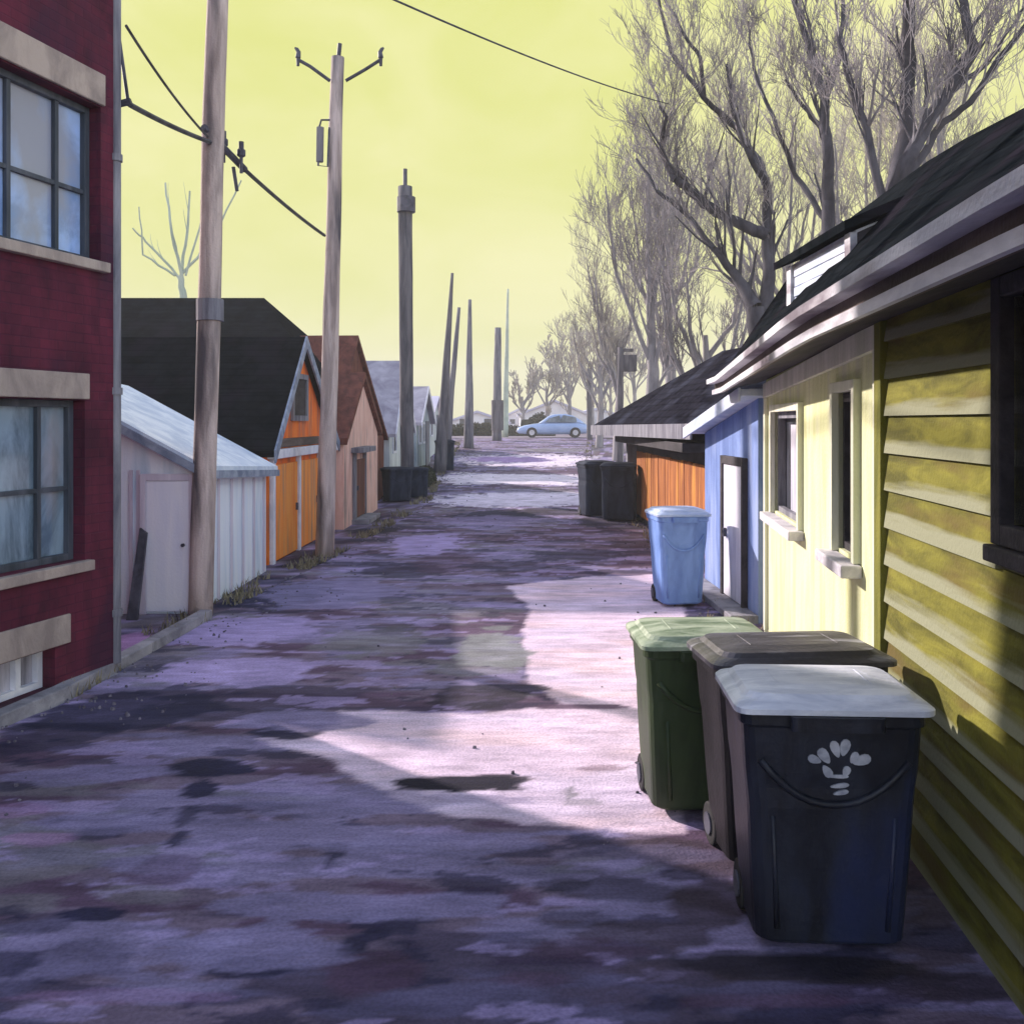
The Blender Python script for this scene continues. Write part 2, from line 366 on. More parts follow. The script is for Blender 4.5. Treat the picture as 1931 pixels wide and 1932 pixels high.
def gy(py):
    """distance of a ground point seen at height py (ground profile included)"""
    lo_, hi_ = 1.5, 60.0
    for _ in range(40):
        m = (lo_+hi_)/2
        if HY+(EYE-gz(m))/m*F > py: lo_ = m
        else: hi_ = m
    return lo_
# stains of the surface, with sunlit and shaded patches painted in: px, py, half width, half height (photo), colour, strength
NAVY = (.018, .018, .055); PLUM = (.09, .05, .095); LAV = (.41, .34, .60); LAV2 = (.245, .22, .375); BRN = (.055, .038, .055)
GRY = (.20, .20, .21); PNK = (.42, .24, .46); SUN_PALE = (.60, .56, .66); BLK = (.014, .012, .028)
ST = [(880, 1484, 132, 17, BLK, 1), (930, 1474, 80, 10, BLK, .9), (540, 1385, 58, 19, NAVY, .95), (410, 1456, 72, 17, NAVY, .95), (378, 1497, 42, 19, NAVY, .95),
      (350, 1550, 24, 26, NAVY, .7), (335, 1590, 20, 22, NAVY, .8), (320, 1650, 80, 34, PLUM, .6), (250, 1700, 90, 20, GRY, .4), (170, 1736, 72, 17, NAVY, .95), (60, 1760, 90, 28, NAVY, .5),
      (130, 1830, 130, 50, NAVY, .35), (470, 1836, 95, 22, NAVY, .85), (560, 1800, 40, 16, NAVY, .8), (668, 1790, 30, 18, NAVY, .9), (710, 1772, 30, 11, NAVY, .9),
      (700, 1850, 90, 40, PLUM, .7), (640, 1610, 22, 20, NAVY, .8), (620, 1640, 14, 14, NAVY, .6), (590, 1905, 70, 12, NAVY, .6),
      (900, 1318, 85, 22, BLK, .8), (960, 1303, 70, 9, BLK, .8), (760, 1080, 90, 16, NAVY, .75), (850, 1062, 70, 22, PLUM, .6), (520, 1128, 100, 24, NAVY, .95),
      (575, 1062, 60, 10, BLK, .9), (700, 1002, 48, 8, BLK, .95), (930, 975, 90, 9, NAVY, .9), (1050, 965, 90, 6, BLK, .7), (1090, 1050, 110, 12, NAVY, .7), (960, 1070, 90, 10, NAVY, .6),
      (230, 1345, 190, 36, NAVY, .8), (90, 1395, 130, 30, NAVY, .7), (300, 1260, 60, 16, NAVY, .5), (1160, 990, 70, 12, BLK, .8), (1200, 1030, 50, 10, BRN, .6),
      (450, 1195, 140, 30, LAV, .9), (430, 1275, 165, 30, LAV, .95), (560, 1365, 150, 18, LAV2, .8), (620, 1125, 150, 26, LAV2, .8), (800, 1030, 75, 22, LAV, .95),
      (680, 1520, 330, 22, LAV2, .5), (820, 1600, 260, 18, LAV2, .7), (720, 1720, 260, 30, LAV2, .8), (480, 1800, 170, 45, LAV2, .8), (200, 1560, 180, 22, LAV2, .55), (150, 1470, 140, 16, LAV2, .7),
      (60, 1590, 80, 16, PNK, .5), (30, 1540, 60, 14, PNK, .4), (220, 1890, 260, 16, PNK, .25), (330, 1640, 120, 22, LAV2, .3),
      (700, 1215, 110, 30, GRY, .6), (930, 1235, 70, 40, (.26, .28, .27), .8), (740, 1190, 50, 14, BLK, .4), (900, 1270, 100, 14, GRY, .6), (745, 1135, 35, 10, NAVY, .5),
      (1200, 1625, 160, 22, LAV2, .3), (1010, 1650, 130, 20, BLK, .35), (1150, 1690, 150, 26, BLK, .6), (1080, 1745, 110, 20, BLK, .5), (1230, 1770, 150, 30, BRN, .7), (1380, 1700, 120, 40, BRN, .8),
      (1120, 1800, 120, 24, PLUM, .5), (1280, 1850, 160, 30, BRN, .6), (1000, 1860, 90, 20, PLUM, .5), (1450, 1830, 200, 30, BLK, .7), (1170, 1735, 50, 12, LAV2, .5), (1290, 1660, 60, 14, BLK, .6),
      (1110, 1200, 130, 70, SUN_PALE, .95), (1060, 1400, 300, 60, SUN_PALE, .95), (1100, 1500, 200, 60, SUN_PALE, .9), (820, 1385, 180, 30, SUN_PALE, .8), (1110, 1310, 120, 60, SUN_PALE, .95), (1190, 1430, 80, 100, (.66, .55, .60), .8), (1000, 870, 150, 12, (.78, .70, .78), .9), (980, 905, 160, 14, (.78, .72, .8), .95), (980, 945, 170, 14, (.78, .72, .84), .9), (260, 1210, 60, 16, PNK, .9), (1120, 890, 60, 6, PLUM, .7), (1010, 935, 110, 6, SUN_PALE, .7), (930, 900, 90, 7, SUN_PALE, .5), (960, 868, 80, 6, (.30, .17, .45), .8), (1030, 893, 130, 4, PLUM, .8), (970, 918, 70, 4, PLUM, .7),  # sunlit streaks of the far road and pink verge light, painted in
      (920, 985, 100, 10, LAV, .4), (1040, 850, 90, 4, GRY, .6), (1060, 905, 70, 4, SUN_PALE, .6), (1110, 1340, 95, 5, PLUM, .9), (1140, 1455, 55, 6, (.3, .2, .24), .6), (1075, 1500, 12, 14, GRY, .7),
      (1100, 1520, 40, 8, GRY, .5), (1650, 1890, 260, 24, PLUM, .4), (1500, 1840, 260, 30, (.025, .018, .02), .85), (1350, 1640, 110, 40, BRN, .8), (1330, 1730, 70, 50, BRN, .8), (1250, 1600, 90, 12, BRN, .8), (1800, 1880, 160, 40, BRN, .8), (1480, 1900, 200, 22, PLUM, .6), (1200, 1620, 120, 12, BLK, .5), (1000, 1790, 60, 14, BLK, .6), (1060, 1680, 70, 16, BLK, .6)]  # includes shade round the bins and wall foot, painted brown and black
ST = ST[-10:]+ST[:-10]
ST.sort(key=lambda q: -(q[4] in ((.66, .55, .60), SUN_PALE)))
LIT_PATCH = [(480, 1398), (600, 1432), (650, 1462), (740, 1512), (850, 1545), (1050, 1566), (1290, 1578), (1290, 1085), (1100, 1092), (955, 1108), (1000, 1150), (985, 1180), (995, 1290), (1060, 1335), (900, 1352), (640, 1345), (640, 1372), (560, 1392)]  # sunlit stretch of the lane, its brightness painted into the road colour
LIT_PATCHW = [(XX(a, gy(b)), gy(b)) for a, b in LIT_PATCH]
def inside(x, y, poly):
    c = np.zeros(len(x), bool); dmin = np.full(len(x), 9e9); n = len(poly)
    for i in range(n):
        (x0, y0), (x1, y1) = poly[i], poly[(i+1) % n]
        if y0 != y1:
            k = ((y0 > y) != (y1 > y)) & (x < (x1-x0)*(y-y0)/(y1-y0)+x0); c ^= k
        dx, dy = x1-x0, y1-y0; t = np.clip(((x-x0)*dx+(y-y0)*dy)/(dx*dx+dy*dy), 0, 1)
        dmin = np.minimum(dmin, np.hypot(x-x0-t*dx, y-y0-t*dy))
    return np.where(c, dmin, -dmin)
def tones(co, base, gx, strokes=True):
    x, y = co[:, 0], co[:, 1]
    c = np.tile(np.array(base), (len(x), 1)).astype(float)
    n1 = np.array([mn.fractal(Vector((a*.55, b*1.9, 3.3)), .8, 2.1, 5) for a, b in zip(x, y)])
    n2 = np.array([mn.fractal(Vector((a*.35+9, b*1.2, 7.7)), .8, 2.1, 4) for a, b in zip(x, y)])
    n3 = np.array([mn.fractal(Vector((a*2.2, b*4.5, 1.2)), .7, 2.1, 4) for a, b in zip(x, y)])
    def mixin(col, k):
        k = np.clip(k, 0, 1)[:, None]; c[:] = c*(1-k)+np.array(col)*k
    if strokes:
        pd = inside(x, y, LIT_PATCHW)
        n4 = np.array([mn.fractal(Vector((a*1.3, b*3.6, 12.2)), .75, 2.2, 5) for a, b in zip(x, y)])
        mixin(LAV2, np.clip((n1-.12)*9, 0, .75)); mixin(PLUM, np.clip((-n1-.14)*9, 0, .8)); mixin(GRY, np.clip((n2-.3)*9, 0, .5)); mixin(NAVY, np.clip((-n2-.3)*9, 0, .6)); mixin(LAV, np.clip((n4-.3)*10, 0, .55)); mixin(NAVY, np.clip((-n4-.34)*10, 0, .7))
        def lit_patch():
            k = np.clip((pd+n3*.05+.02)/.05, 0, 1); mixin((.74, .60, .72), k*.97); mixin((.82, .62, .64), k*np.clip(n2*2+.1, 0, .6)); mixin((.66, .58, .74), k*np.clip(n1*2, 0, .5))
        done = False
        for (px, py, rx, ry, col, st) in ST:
            if not done and col not in ((.66, .55, .60), SUN_PALE): lit_patch(); done = True
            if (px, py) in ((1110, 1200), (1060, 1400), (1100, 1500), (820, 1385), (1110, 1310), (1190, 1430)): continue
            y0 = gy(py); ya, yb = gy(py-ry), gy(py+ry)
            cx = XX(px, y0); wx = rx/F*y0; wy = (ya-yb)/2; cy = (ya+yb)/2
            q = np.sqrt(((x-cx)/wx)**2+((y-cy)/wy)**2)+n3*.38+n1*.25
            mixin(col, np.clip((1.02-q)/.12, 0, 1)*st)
    c *= (1+n3*.25)[:, None]
    return np.clip(c, .005, 1)
def sheet(name, xs_of, ys, z_off, base, m, strokes=True, nx=80):
    ys = np.array(ys); co = []
    for yv in ys:
        a, b = xs_of(yv)
        for i in range(nx+1):
            x = a+(b-a)*i/nx
            co.append((x, yv, gz(yv)+z_off+ (.012*mn.noise(Vector((x*.8, yv*.8, 0))) if z_off > 0 else 0)))
    fs = []
    for j in range(len(ys)-1):
        for i in range(nx):
            k = j*(nx+1)+i; fs.append((k, k+1, k+nx+2, k+nx+1))
    me = bpy.data.meshes.new(name); me.from_pydata(co, [], fs); me.materials.append(m)
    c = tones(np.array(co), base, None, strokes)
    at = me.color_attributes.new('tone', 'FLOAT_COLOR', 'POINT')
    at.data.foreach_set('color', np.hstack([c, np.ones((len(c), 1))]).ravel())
    for p in me.polygons: p.use_smooth = True
    o = bpy.data.objects.new(name, me); COL.objects.link(o); o['kind'] = 'structure'
    return o
def ledge(y):   # left edge of the alley
    return float(np.interp(y, [-6, 5, 7, 10.5, 15, 24.5, 34, 45, 55], [-5.6, -4.2, -3.42, -3.25, -2.75, -2.1, -2.4, -2.6, -2.95]))
def redge(y):
    return float(np.interp(y, [-6, 4, 9, 12, 20, 28, 40, 55], [1.9, 1.95, 2.2, 2.6, 2.75, 2.7, 3.4, 4.8]))
ys = list(np.arange(-4, 1.5, .5))+list(np.geomspace(1.5, 55, 620))
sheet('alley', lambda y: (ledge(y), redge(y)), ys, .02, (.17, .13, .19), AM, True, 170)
sheet('ground', lambda y: (-260, 260), [-30, -20, 0, 22, 26, 30, 34, 38, 42, 46, 50, 55, 80, 140, 220, 300, 420], -.02, (.20, .17, .21), GM, False, 60)
# verges (gravel and thawing snow) each side
sheet('verge', lambda y: (ledge(y)-2.6, ledge(y)+.05), list(np.geomspace(5, 55, 160)), .0, (.15, .12, .15), GM, True, 26)
sheet('verge', lambda y: (redge(y)-.05, redge(y)+1.6), list(np.geomspace(2, 55, 160)), .001, (.10, .085, .095), GM, True, 16)
sheet('cross_street', lambda y: (-60, 60), [54.9, 56, 58, 60, 62.5], .028, (.24, .21, .25), AM, False, 90)
kb = MB()
pts = [(-3.60, 6.3), (-3.43, 7.2), (-3.34, 8.6), (-3.27, 10.1)]
for a, b in zip(pts, pts[1:]):
    kb.hexa([(a[0]-.14, a[1], -.01), (a[0], a[1], -.01), (b[0], b[1], -.01), (b[0]-.14, b[1], -.01)], [(a[0]-.14, a[1], .11), (a[0]-.01, a[1], .11), (b[0]-.01, b[1], .11), (b[0]-.14, b[1], .11)])
kb.build('kerb', 'concrete', bevel=.01)['kind'] = 'structure'

# ------------------------------------------------------------------ red brick building
def red_building():
    C = (XX(214, 7.87), 7.87); d = Vector((.2735, 1)).normalized(); k = 12.5
    E = (C[0]-d.x*k, C[1]-d.y*k)
    fr = frame(E, C, 1)         # u grows away from the camera, n towards the alley
    t = thing('brick_building', 'dark red brick building with stone lintels and tall windows at the left edge', 'building', (C[0], C[1], 0))
    U = fr.len; H = 7.6
    def op(pxr, w, z0, z1): u1 = fr.u(pxr); return (u1-w, u1, z0, z1)
    up = op(190, 1.5, 3.50, 4.80); low = op(160, 1.5, 1.04, 2.34); bs_ = op(104, 1.2, .08, .40)
    up2 = (up[0]-3.2, up[1]-3.2, up[2], up[3]); low2 = (low[0]-3.2, low[1]-3.2, low[2], low[3])
    mb = MB(); wall_open(mb, fr, 0, U, -.35, 0, -.3, H, [up, low, bs_, up2, low2])
    # the other three walls
    mb.fbox(fr, U-.35, U, -8, -.351, -.3, H); mb.fbox(fr, 0, .35, -8, -.351, -.3, H); mb.fbox(fr, .351, U-.351, -8, -7.65, -.3, H)
    mb.build('wall', 'red_brick', t)
    MB().fbox(fr, -.2, U+.2, -8.2, .25, H, H+.3).build('roof', 'black_roof', t)
    MB().fbox(fr, -.02, U+.02, 0.002, .05, -.1, .02).build('plinth', 'concrete', t, .01)
    for (o, lh, nm) in ((up, .27, 'window_glass'), (low, .22, 'window_glass_low'), (up2, .27, 'window_glass'), (low2, .22, 'window_glass_low')):
        wn = MB()
        g = .055; a, b, z0, z1 = o
        for q in ((a, a+g, z0, z1), (b-g, b, z0, z1), (a+g, b-g, z0, z0+g), (a+g, b-g, z1-g, z1)):
            wn.fbox(fr, q[0], q[1], -.20, -.11, q[2], q[3])
        wf = wn.build('window', 'window_frame', t, .004)
        MB().fbox(fr, a+g, b-g, -.172, -.16, z0+g, z1-g).build('pane', nm, wf)
        bars = MB(); zc = z0+(z1-z0)*.45; uc = b-.36; uc2 = b-.85
        for c in (uc, uc2): bars.fbox(fr, c-.02, c+.02, -.158, -.12, z0+g, z1-g)
        bars.fbox(fr, a+g, b-g, -.159, -.125, zc-.018, zc+.018)
        bars.build('muntin', 'window_frame', wf, .003)
        MB().fbox(fr, a-.05, b+.02, .003, .035, z1+.01, z1+lh).build('lintel', 'sandstone', t, .008)
        MB().fbox(fr, a-.05, b+.04, -.11, .07, z0-.085, z0-.002).build('sill', 'sandstone', t, .008)
    a, b, z0, z1 = bs_
    wf = MB().fbox(fr, a, b, -.2, -.12, z0, z0+.05).fbox(fr, a, b, -.2, -.12, z1-.04, z1).fbox(fr, b-.05, b, -.2, -.12, z0+.05, z1-.04).fbox(fr, b-.27, b-.22, -.2, -.12, z0+.05, z1-.04).build('basement_window', 'white_trim', t)
    MB().fbox(fr, a, b, -.19, -.17, z0+.05, z1-.04).build('pane', 'glass_pale', wf)
    MB().fbox(fr, a-.1, b+.14, .003, .03, z1+.01, z1+.24).build('lintel', 'sandstone', t, .008)
    dp = MB(); c = fr(U+.04, -.01, 0)
    dp.tube([c+Vector((0, 0, .1)), c+Vector((0, 0, H-.2))], .045, 10)
    for z in (.5, 2.4, 4.4): dp.tube([c+Vector((0, 0, z)), c+Vector((0, 0, z+.06))], .058, 10)
    dp.build('downpipe', 'grey_wood', t, smooth=False)
    br = MB(); q = P(236, 195, 7.95)
    br.tube([(q.x-.12, q.y, q.z-.02), (q.x+.05, q.y, q.z+.02)], .03, 6); br.tube([(q.x+.03, q.y, q.z-.02), (q.x-.06, q.y, q.z+.62)], .016, 6)
    br.build('cable_bracket', 'iron', t)
red_building()

# ------------------------------------------------------------------ generic alley-facing garage with a gable to the alley
def house_box(t, fr, u0, u1, depth, z0, eave, apex, wallm, roofm, over=.15, ua=None, roofn='roof', th=.1, eave2=None, trim=None, side_m=None):
    """gable faces the alley (n direction), ridge runs back; depth in -n"""
    ua = (u0+u1)/2 if ua is None else ua; e2 = eave if eave2 is None else eave2
    mb = MB()
    poly = [fr(u0, 0, z0), fr(u1, 0, z0), fr(u1, 0, e2), fr(ua, 0, apex), fr(u0, 0, eave)]
    mb.prism(poly, fr.N*-depth)
    w_ = mb.build('wall', wallm, t)
    rf = MB()
    for (ue, ee, s) in ((u0, eave, -1), (u1, e2, 1)):
        sl = (apex-ee)/abs(ua-ue)
        a = (ue+s*over, ee-sl*over); b = (ua, apex)
        vv = lambda p, n, dz: fr(p[0], n, p[1]+dz)
        rf.hexa([vv(a, over, .01), vv(b, over, .01), vv(b, -depth-over, .01), vv(a, -depth-over, .01)],
                [vv(a, over, .01+th), vv(b, over, .01+th), vv(b, -depth-over, .01+th), vv(a, -depth-over, .01+th)])
    r = rf.build(roofn, roofm, t)
    if trim:
        tr = MB()
        for (ue, ee, s) in ((u0, eave, -1), (u1, e2, 1)):
            sl = (apex-ee)/abs(ua-ue); a = (ue+s*over, ee-sl*over); b = (ua, apex)
            tr.hexa([fr(a[0], over+.002, a[1]-.08), fr(b[0], over+.002, b[1]-.08), fr(b[0], over+.035, b[1]-.08), fr(a[0], over+.035, a[1]-.08)],
                    [fr(a[0], over+.002, a[1]+th+.02), fr(b[0], over+.002, b[1]+th+.02), fr(b[0], over+.035, b[1]+th+.02), fr(a[0], over+.035, a[1]+th+.02)])
        tr.build('bargeboard', trim, t)
    return w_
def simple_window(t, fr, u0, u1, z0, z1, fm, gm, n=0.0, fw=.05, sill=None, name='window'):
    mb = MB()
    for q in ((u0, u0+fw, z0, z1), (u1-fw, u1, z0, z1), (u0+fw, u1-fw, z0, z0+fw), (u0+fw, u1-fw, z1-fw, z1)):
        mb.fbox(fr, q[0], q[1], n+.002, n+.05, q[2], q[3])
    wf = mb.build(name, fm, t)
    MB().fbox(fr, u0+fw, u1-fw, n+.004, n+.018, z0+fw, z1-fw).build('pane', gm, wf)
    if sill: MB().fbox(fr, u0-.06, u1+.06, n+.003, n+.11, z0-.075, z0-.003).build('sill', sill, wf, .006)
    return wf

# white shed, gable end towards us, long side on the alley
def white_shed():
    x1, y0, y1 = -3.56, 10.4, 13.35; z_e = 1.66; s = .54; xr = -5.6; x0 = -7.6
    zr = z_e+s*(x1-xr)
    t = thing('white_shed', 'low white shed with pale blue roof standing right behind the brick building', 'shed', (x1, y0, 0))
    drop = .16
    def zt(y): return -drop*(y-y0)/(y1-y0)
    vs = []
    for y in (y0, y1): vs += [(x0, y, -.1), (x1, y, -.1), (x1, y, z_e+zt(y)), (xr, y, zr+zt(y)), (x0, y, z_e+zt(y))]
    MB().add(vs, [(0, 1, 2, 3, 4), (9, 8, 7, 6, 5), (1, 6, 7, 2), (0, 4, 9, 5), (2, 7, 8, 3), (3, 8, 9, 4)]).build('wall', 'shed_wall', t)
    rf = MB(); o = .12; th = .07
    for sgn, xe in ((1, x1+.14), (-1, x0-.14)):
        ze = z_e-s*.14
        rf.hexa([(xe, y0-o, ze+.02), (xe, y1+o, ze+.02-drop), (xr, y1+o, zr+.02-drop), (xr, y0-o, zr+.02)],
                [(xe, y0-o, ze+.02+th), (xe, y1+o, ze+.02+th-drop), (xr, y1+o, zr+.02+th-drop), (xr, y0-o, zr+.02+th)])
    rf.build('roof', 'shed_roof', t)
    fa = MB(); ze = z_e-s*.16
    fa.hexa([(x1+.16, y0-o-.03, ze-.05), (xr, y0-o-.03, zr-.04), (xr, y0-o-.002, zr-.04), (x1+.16, y0-o-.002, ze-.05)],
            [(x1+.16, y0-o-.03, ze+.05), (xr, y0-o-.03, zr+.06), (xr, y0-o-.002, zr+.06), (x1+.16, y0-o-.002, ze+.05)])
    fa.hexa([(x1+.142, y0-o, ze-.04), (x1+.17, y0-o, ze-.04), (x1+.17, y1+o, ze-.04-drop), (x1+.142, y1+o, ze-.04-drop)],
            [(x1+.142, y0-o, ze+.05), (x1+.17, y0-o, ze+.05), (x1+.17, y1+o, ze+.05-drop), (x1+.142, y1+o, ze+.05-drop)])
    fa.build('fascia', 'blue_grey_trim', t)
    # front: door in the gable end
    a, b = XX(278, y0), XX(358, y0)
    dr = MB().box(a, b, y0-.035, y0-.003, .03, 1.50).build('door', 'shed_door', t, .005)
    MB().box(a-.07, a-.003, y0-.05, y0-.004, .0, 1.58).box(b+.003, b+.05, y0-.05, y0-.004, .0, 1.58).box(a-.003, b+.003, y0-.05, y0-.004, 1.503, 1.58).build('door_frame', 'shed_trim', t, .004)
    MB().tube([(b-.06, y0-.07, .78), (b-.06, y0-.036, .78)], .02, 8).build('handle', 'iron', dr)
    bt = MB()
    for px in (248, 262): x = XX(px, y0); bt.box(x-.02, x+.02, y0-.022, y0-.003, .02, 1.62)
    k = 6
    for i in range(k):
        y = y0+.25+(y1-y0-.4)*i/(k-1); bt.box(x1+.003, x1+.02, y-.03, y+.03, .02, 1.50-drop*i/k)
    bt.build('batten', 'shed_trim', t)
white_shed()
# dark plank leaning by the shed
pk = MB(); q = P(258, 1160, 10.1)
pk.hexa([(q.x-.10, 10.05, 0), (q.x+.02, 10.05, 0), (q.x+.02, 10.10, 0), (q.x-.10, 10.10, 0)], [(q.x-.05, 10.30, .98), (q.x+.03, 10.30, .92), (q.x+.03, 10.34, .92), (q.x-.05, 10.34, .98)])
tag(pk.build('plank', 'iron', bevel=.004), 'short dark plank leaning against the front of the white shed', 'plank')

# orange garage
def orange_garage():
    x = -3.62
    fr = frame((x-.05, 13.9), (x+.05, 18.2), 1)
    U = fr.len; ua = fr.u(563); ez = 1.74
    t = thing('garage', 'orange garage with steep gable, white band and tall dark attic window', 'garage', (x, 13.9, 0))
    apex = 3.50
    house_box(t, fr, 0, U, 5.5, -.1, ez, apex, 'orange_wall', 'black_roof', .12, ua, trim='blue_grey_trim')
    # white band between gable and doors
    MB().fbox(fr, -.08, U+.1, .004, .13, 1.60, 1.74).build('band', 'white_trim', t, .01)
    MB().fbox(fr, .05, U-.05, .003, .05, 1.76, 1.90).build('beam', 'brown_trim', t, .01)
    for a, b in ((.30, 1.55), (1.75, 3.0)):
        d = MB().fbox(fr, a, b, .003, .045, .03, 1.50).build('door', 'orange_door', t, .006)
        MB().fbox(fr, b-.12, b-.08, .046, .08, .7, .82).build('handle', 'iron', d)
    for a in (.1, 1.65, 3.15): MB().fbox(fr, a-.06, a+.06, .004, .07, 0, 1.59).build('door_post', 'white_trim', t, .006)
    w0, w1 = fr.u(548), fr.u(577)
    simple_window(t, fr, w0, w1, 2.18, 2.98, 'grey_wood', 'dark_trim', 0, .09)
orange_garage()

# black hipped house behind
def black_house():
    t = thing('house', 'large black house with hipped roof rising behind the shed and the orange garage', 'house', (-9, 22, 0))
    Y0, Y1 = 18.6, 24.6; X1 = -4.15; X0 = -15; ze = 3.1; zr = 5.05; yr = 21.5
    MB().box(X0, X1, Y0, Y1, -.1, ze).build('wall', 'dark_trim', t)
    o = .25; a, b, c, d = (X0-o, Y0-o, ze), (X1+o, Y0-o, ze), (X1+o, Y1+o, ze), (X0-o, Y1+o, ze)
    r0, r1 = (X0+2, yr, zr), (XX(498, yr), yr, zr)
    MB().add([a, b, c, d, r0, r1, (a[0], a[1], ze-.1), (b[0], b[1], ze-.1), (c[0], c[1], ze-.1), (d[0], d[1], ze-.1)],
             [(0, 1, 5, 4), (1, 2, 5), (2, 3, 4, 5), (3, 0, 4), (6, 9, 8, 7), (0, 6, 7, 1), (1, 7, 8, 2), (2, 8, 9, 3), (3, 9, 6, 0)]).build('roof', 'black_roof', t)
    fr = frame((X0, Y0), (X1, Y0), 1)
    for u in (1.5, 4.2, 7.0): simple_window(t, fr, u, u+.9, 1.2, 2.4, 'window_frame', 'glass_dark', 0, .06)
black_house()

# pink-gabled house with the brown roof
def pink_house():
    fr = frame((-3.72, 18.9), (-3.5, 26.0), 1)
    t = thing('house', 'brown steep-roofed house with a pointed pink gable front and rust door', 'house', (-3.7, 18.9, 0))
    ua = fr.u(668); U = fr.u(724)
    house_box(t, fr, 0, U, 6, -.1, 1.7, 4.05, 'brown_roof', 'brown_roof', .1, ua)
    fp = frame((-3.36, 19.0), (-3.28, 24.0), 1)
    u0, u1, uc = fp.u(648), fp.u(712), fp.u(681)
    z = 2.0
    MB().prism([fp(u0, 0, -.1), fp(u1, 0, -.1), fp(u1, 0, z-.1), fp(uc, 0, 3.12), fp(u0, 0, z-.2)], fp.N*-.5).build('gable_front', 'pink_wall', t)
    rf = MB()
    for (ue, ee, s) in ((u0, z-.2, -1), (u1, z-.1, 1)):
        sl = (3.12-ee)/abs(uc-ue); a = (ue+s*.15, ee-sl*.15); b = (uc, 3.12)
        rf.hexa([fp(a[0], .1, a[1]+.005), fp(b[0], .1, b[1]+.005), fp(b[0], -.5, b[1]+.005), fp(a[0], -.5, a[1]+.005)],
                [fp(a[0], .1, a[1]+.14), fp(b[0], .1, b[1]+.14), fp(b[0], -.5, b[1]+.14), fp(a[0], -.5, a[1]+.14)])
    rf.build('gable_roof', 'brown_roof', t)
    a, b = fp.u(667), fp.u(684)
    d = MB().fbox(fp, a, b, .003, .05, .12, 1.35).build('door', 'rust_door', t, .006)
    MB().fbox(fp, a+.08, a+.12, .052, .09, .7, .8).build('handle', 'iron', d)
    MB().fbox(fp, a-.14, a-.003, .003, .07, .05, 1.5).fbox(fp, b+.003, b+.12, .003, .07, .05, 1.5).fbox(fp, a-.3, b+.3, .003, .25, 1.51, 1.62).build('door_frame', 'grey_wood', t, .006)
    MB().fbox(fp, a-.2, b+.3, .0, .35, .0, .1).build('step', 'concrete', t, .01)
pink_house()

def far_house(Ya, Yb, x, apx, depth, eave, apex, wm, rm, label, wins, trim=None):
    g = gz((Ya+Yb)/2)
    fr = frame((x-.03, Ya), (x+.03, Yb), 1)
    t = thing('house', label, 'house', (x, Ya, gz(Ya)))
    house_box(t, fr, 0, fr.len, depth, -.2, g+eave, g+apex, wm, rm, .2, apx*fr.len, trim=trim)
    for (a, b, z0, z1) in wins: simple_window(t, fr, a, b, g+z0, g+z1, 'white_trim', 'glass_dark', 0, .07)
    a = fr.len*.62
    d = MB().fbox(fr, a, a+1.0, .003, .05, g+.02, g+1.75).build('door', 'grey_wood', t)
    return t
far_house(27.0, 31.5, -3.55, .42, 6, 1.7, 3.75, 'ghost_wall', 'ghost_roof', 'pale grey gabled house just past the brown-roofed one, purple grey roof', [(.5, 1.2, 1.0, 1.6)], 'white_trim')
far_house(32.6, 37.5, -3.35, .45, 6, 1.7, 2.95, 'slate_wall', 'ghost_roof', 'blue grey garage with small dark windows beside the leaning dark pole', [(.6, 1.4, .9, 1.7), (1.9, 2.5, .9, 1.7)], 'white_trim')
far_house(39.0, 45.0, -3.5, .5, 6, 1.5, 2.5, 'ghost_wall', 'far_roof', 'small pale garage with lilac roof, last on the left before the cross street', [(.7, 1.6, .8, 1.4)])

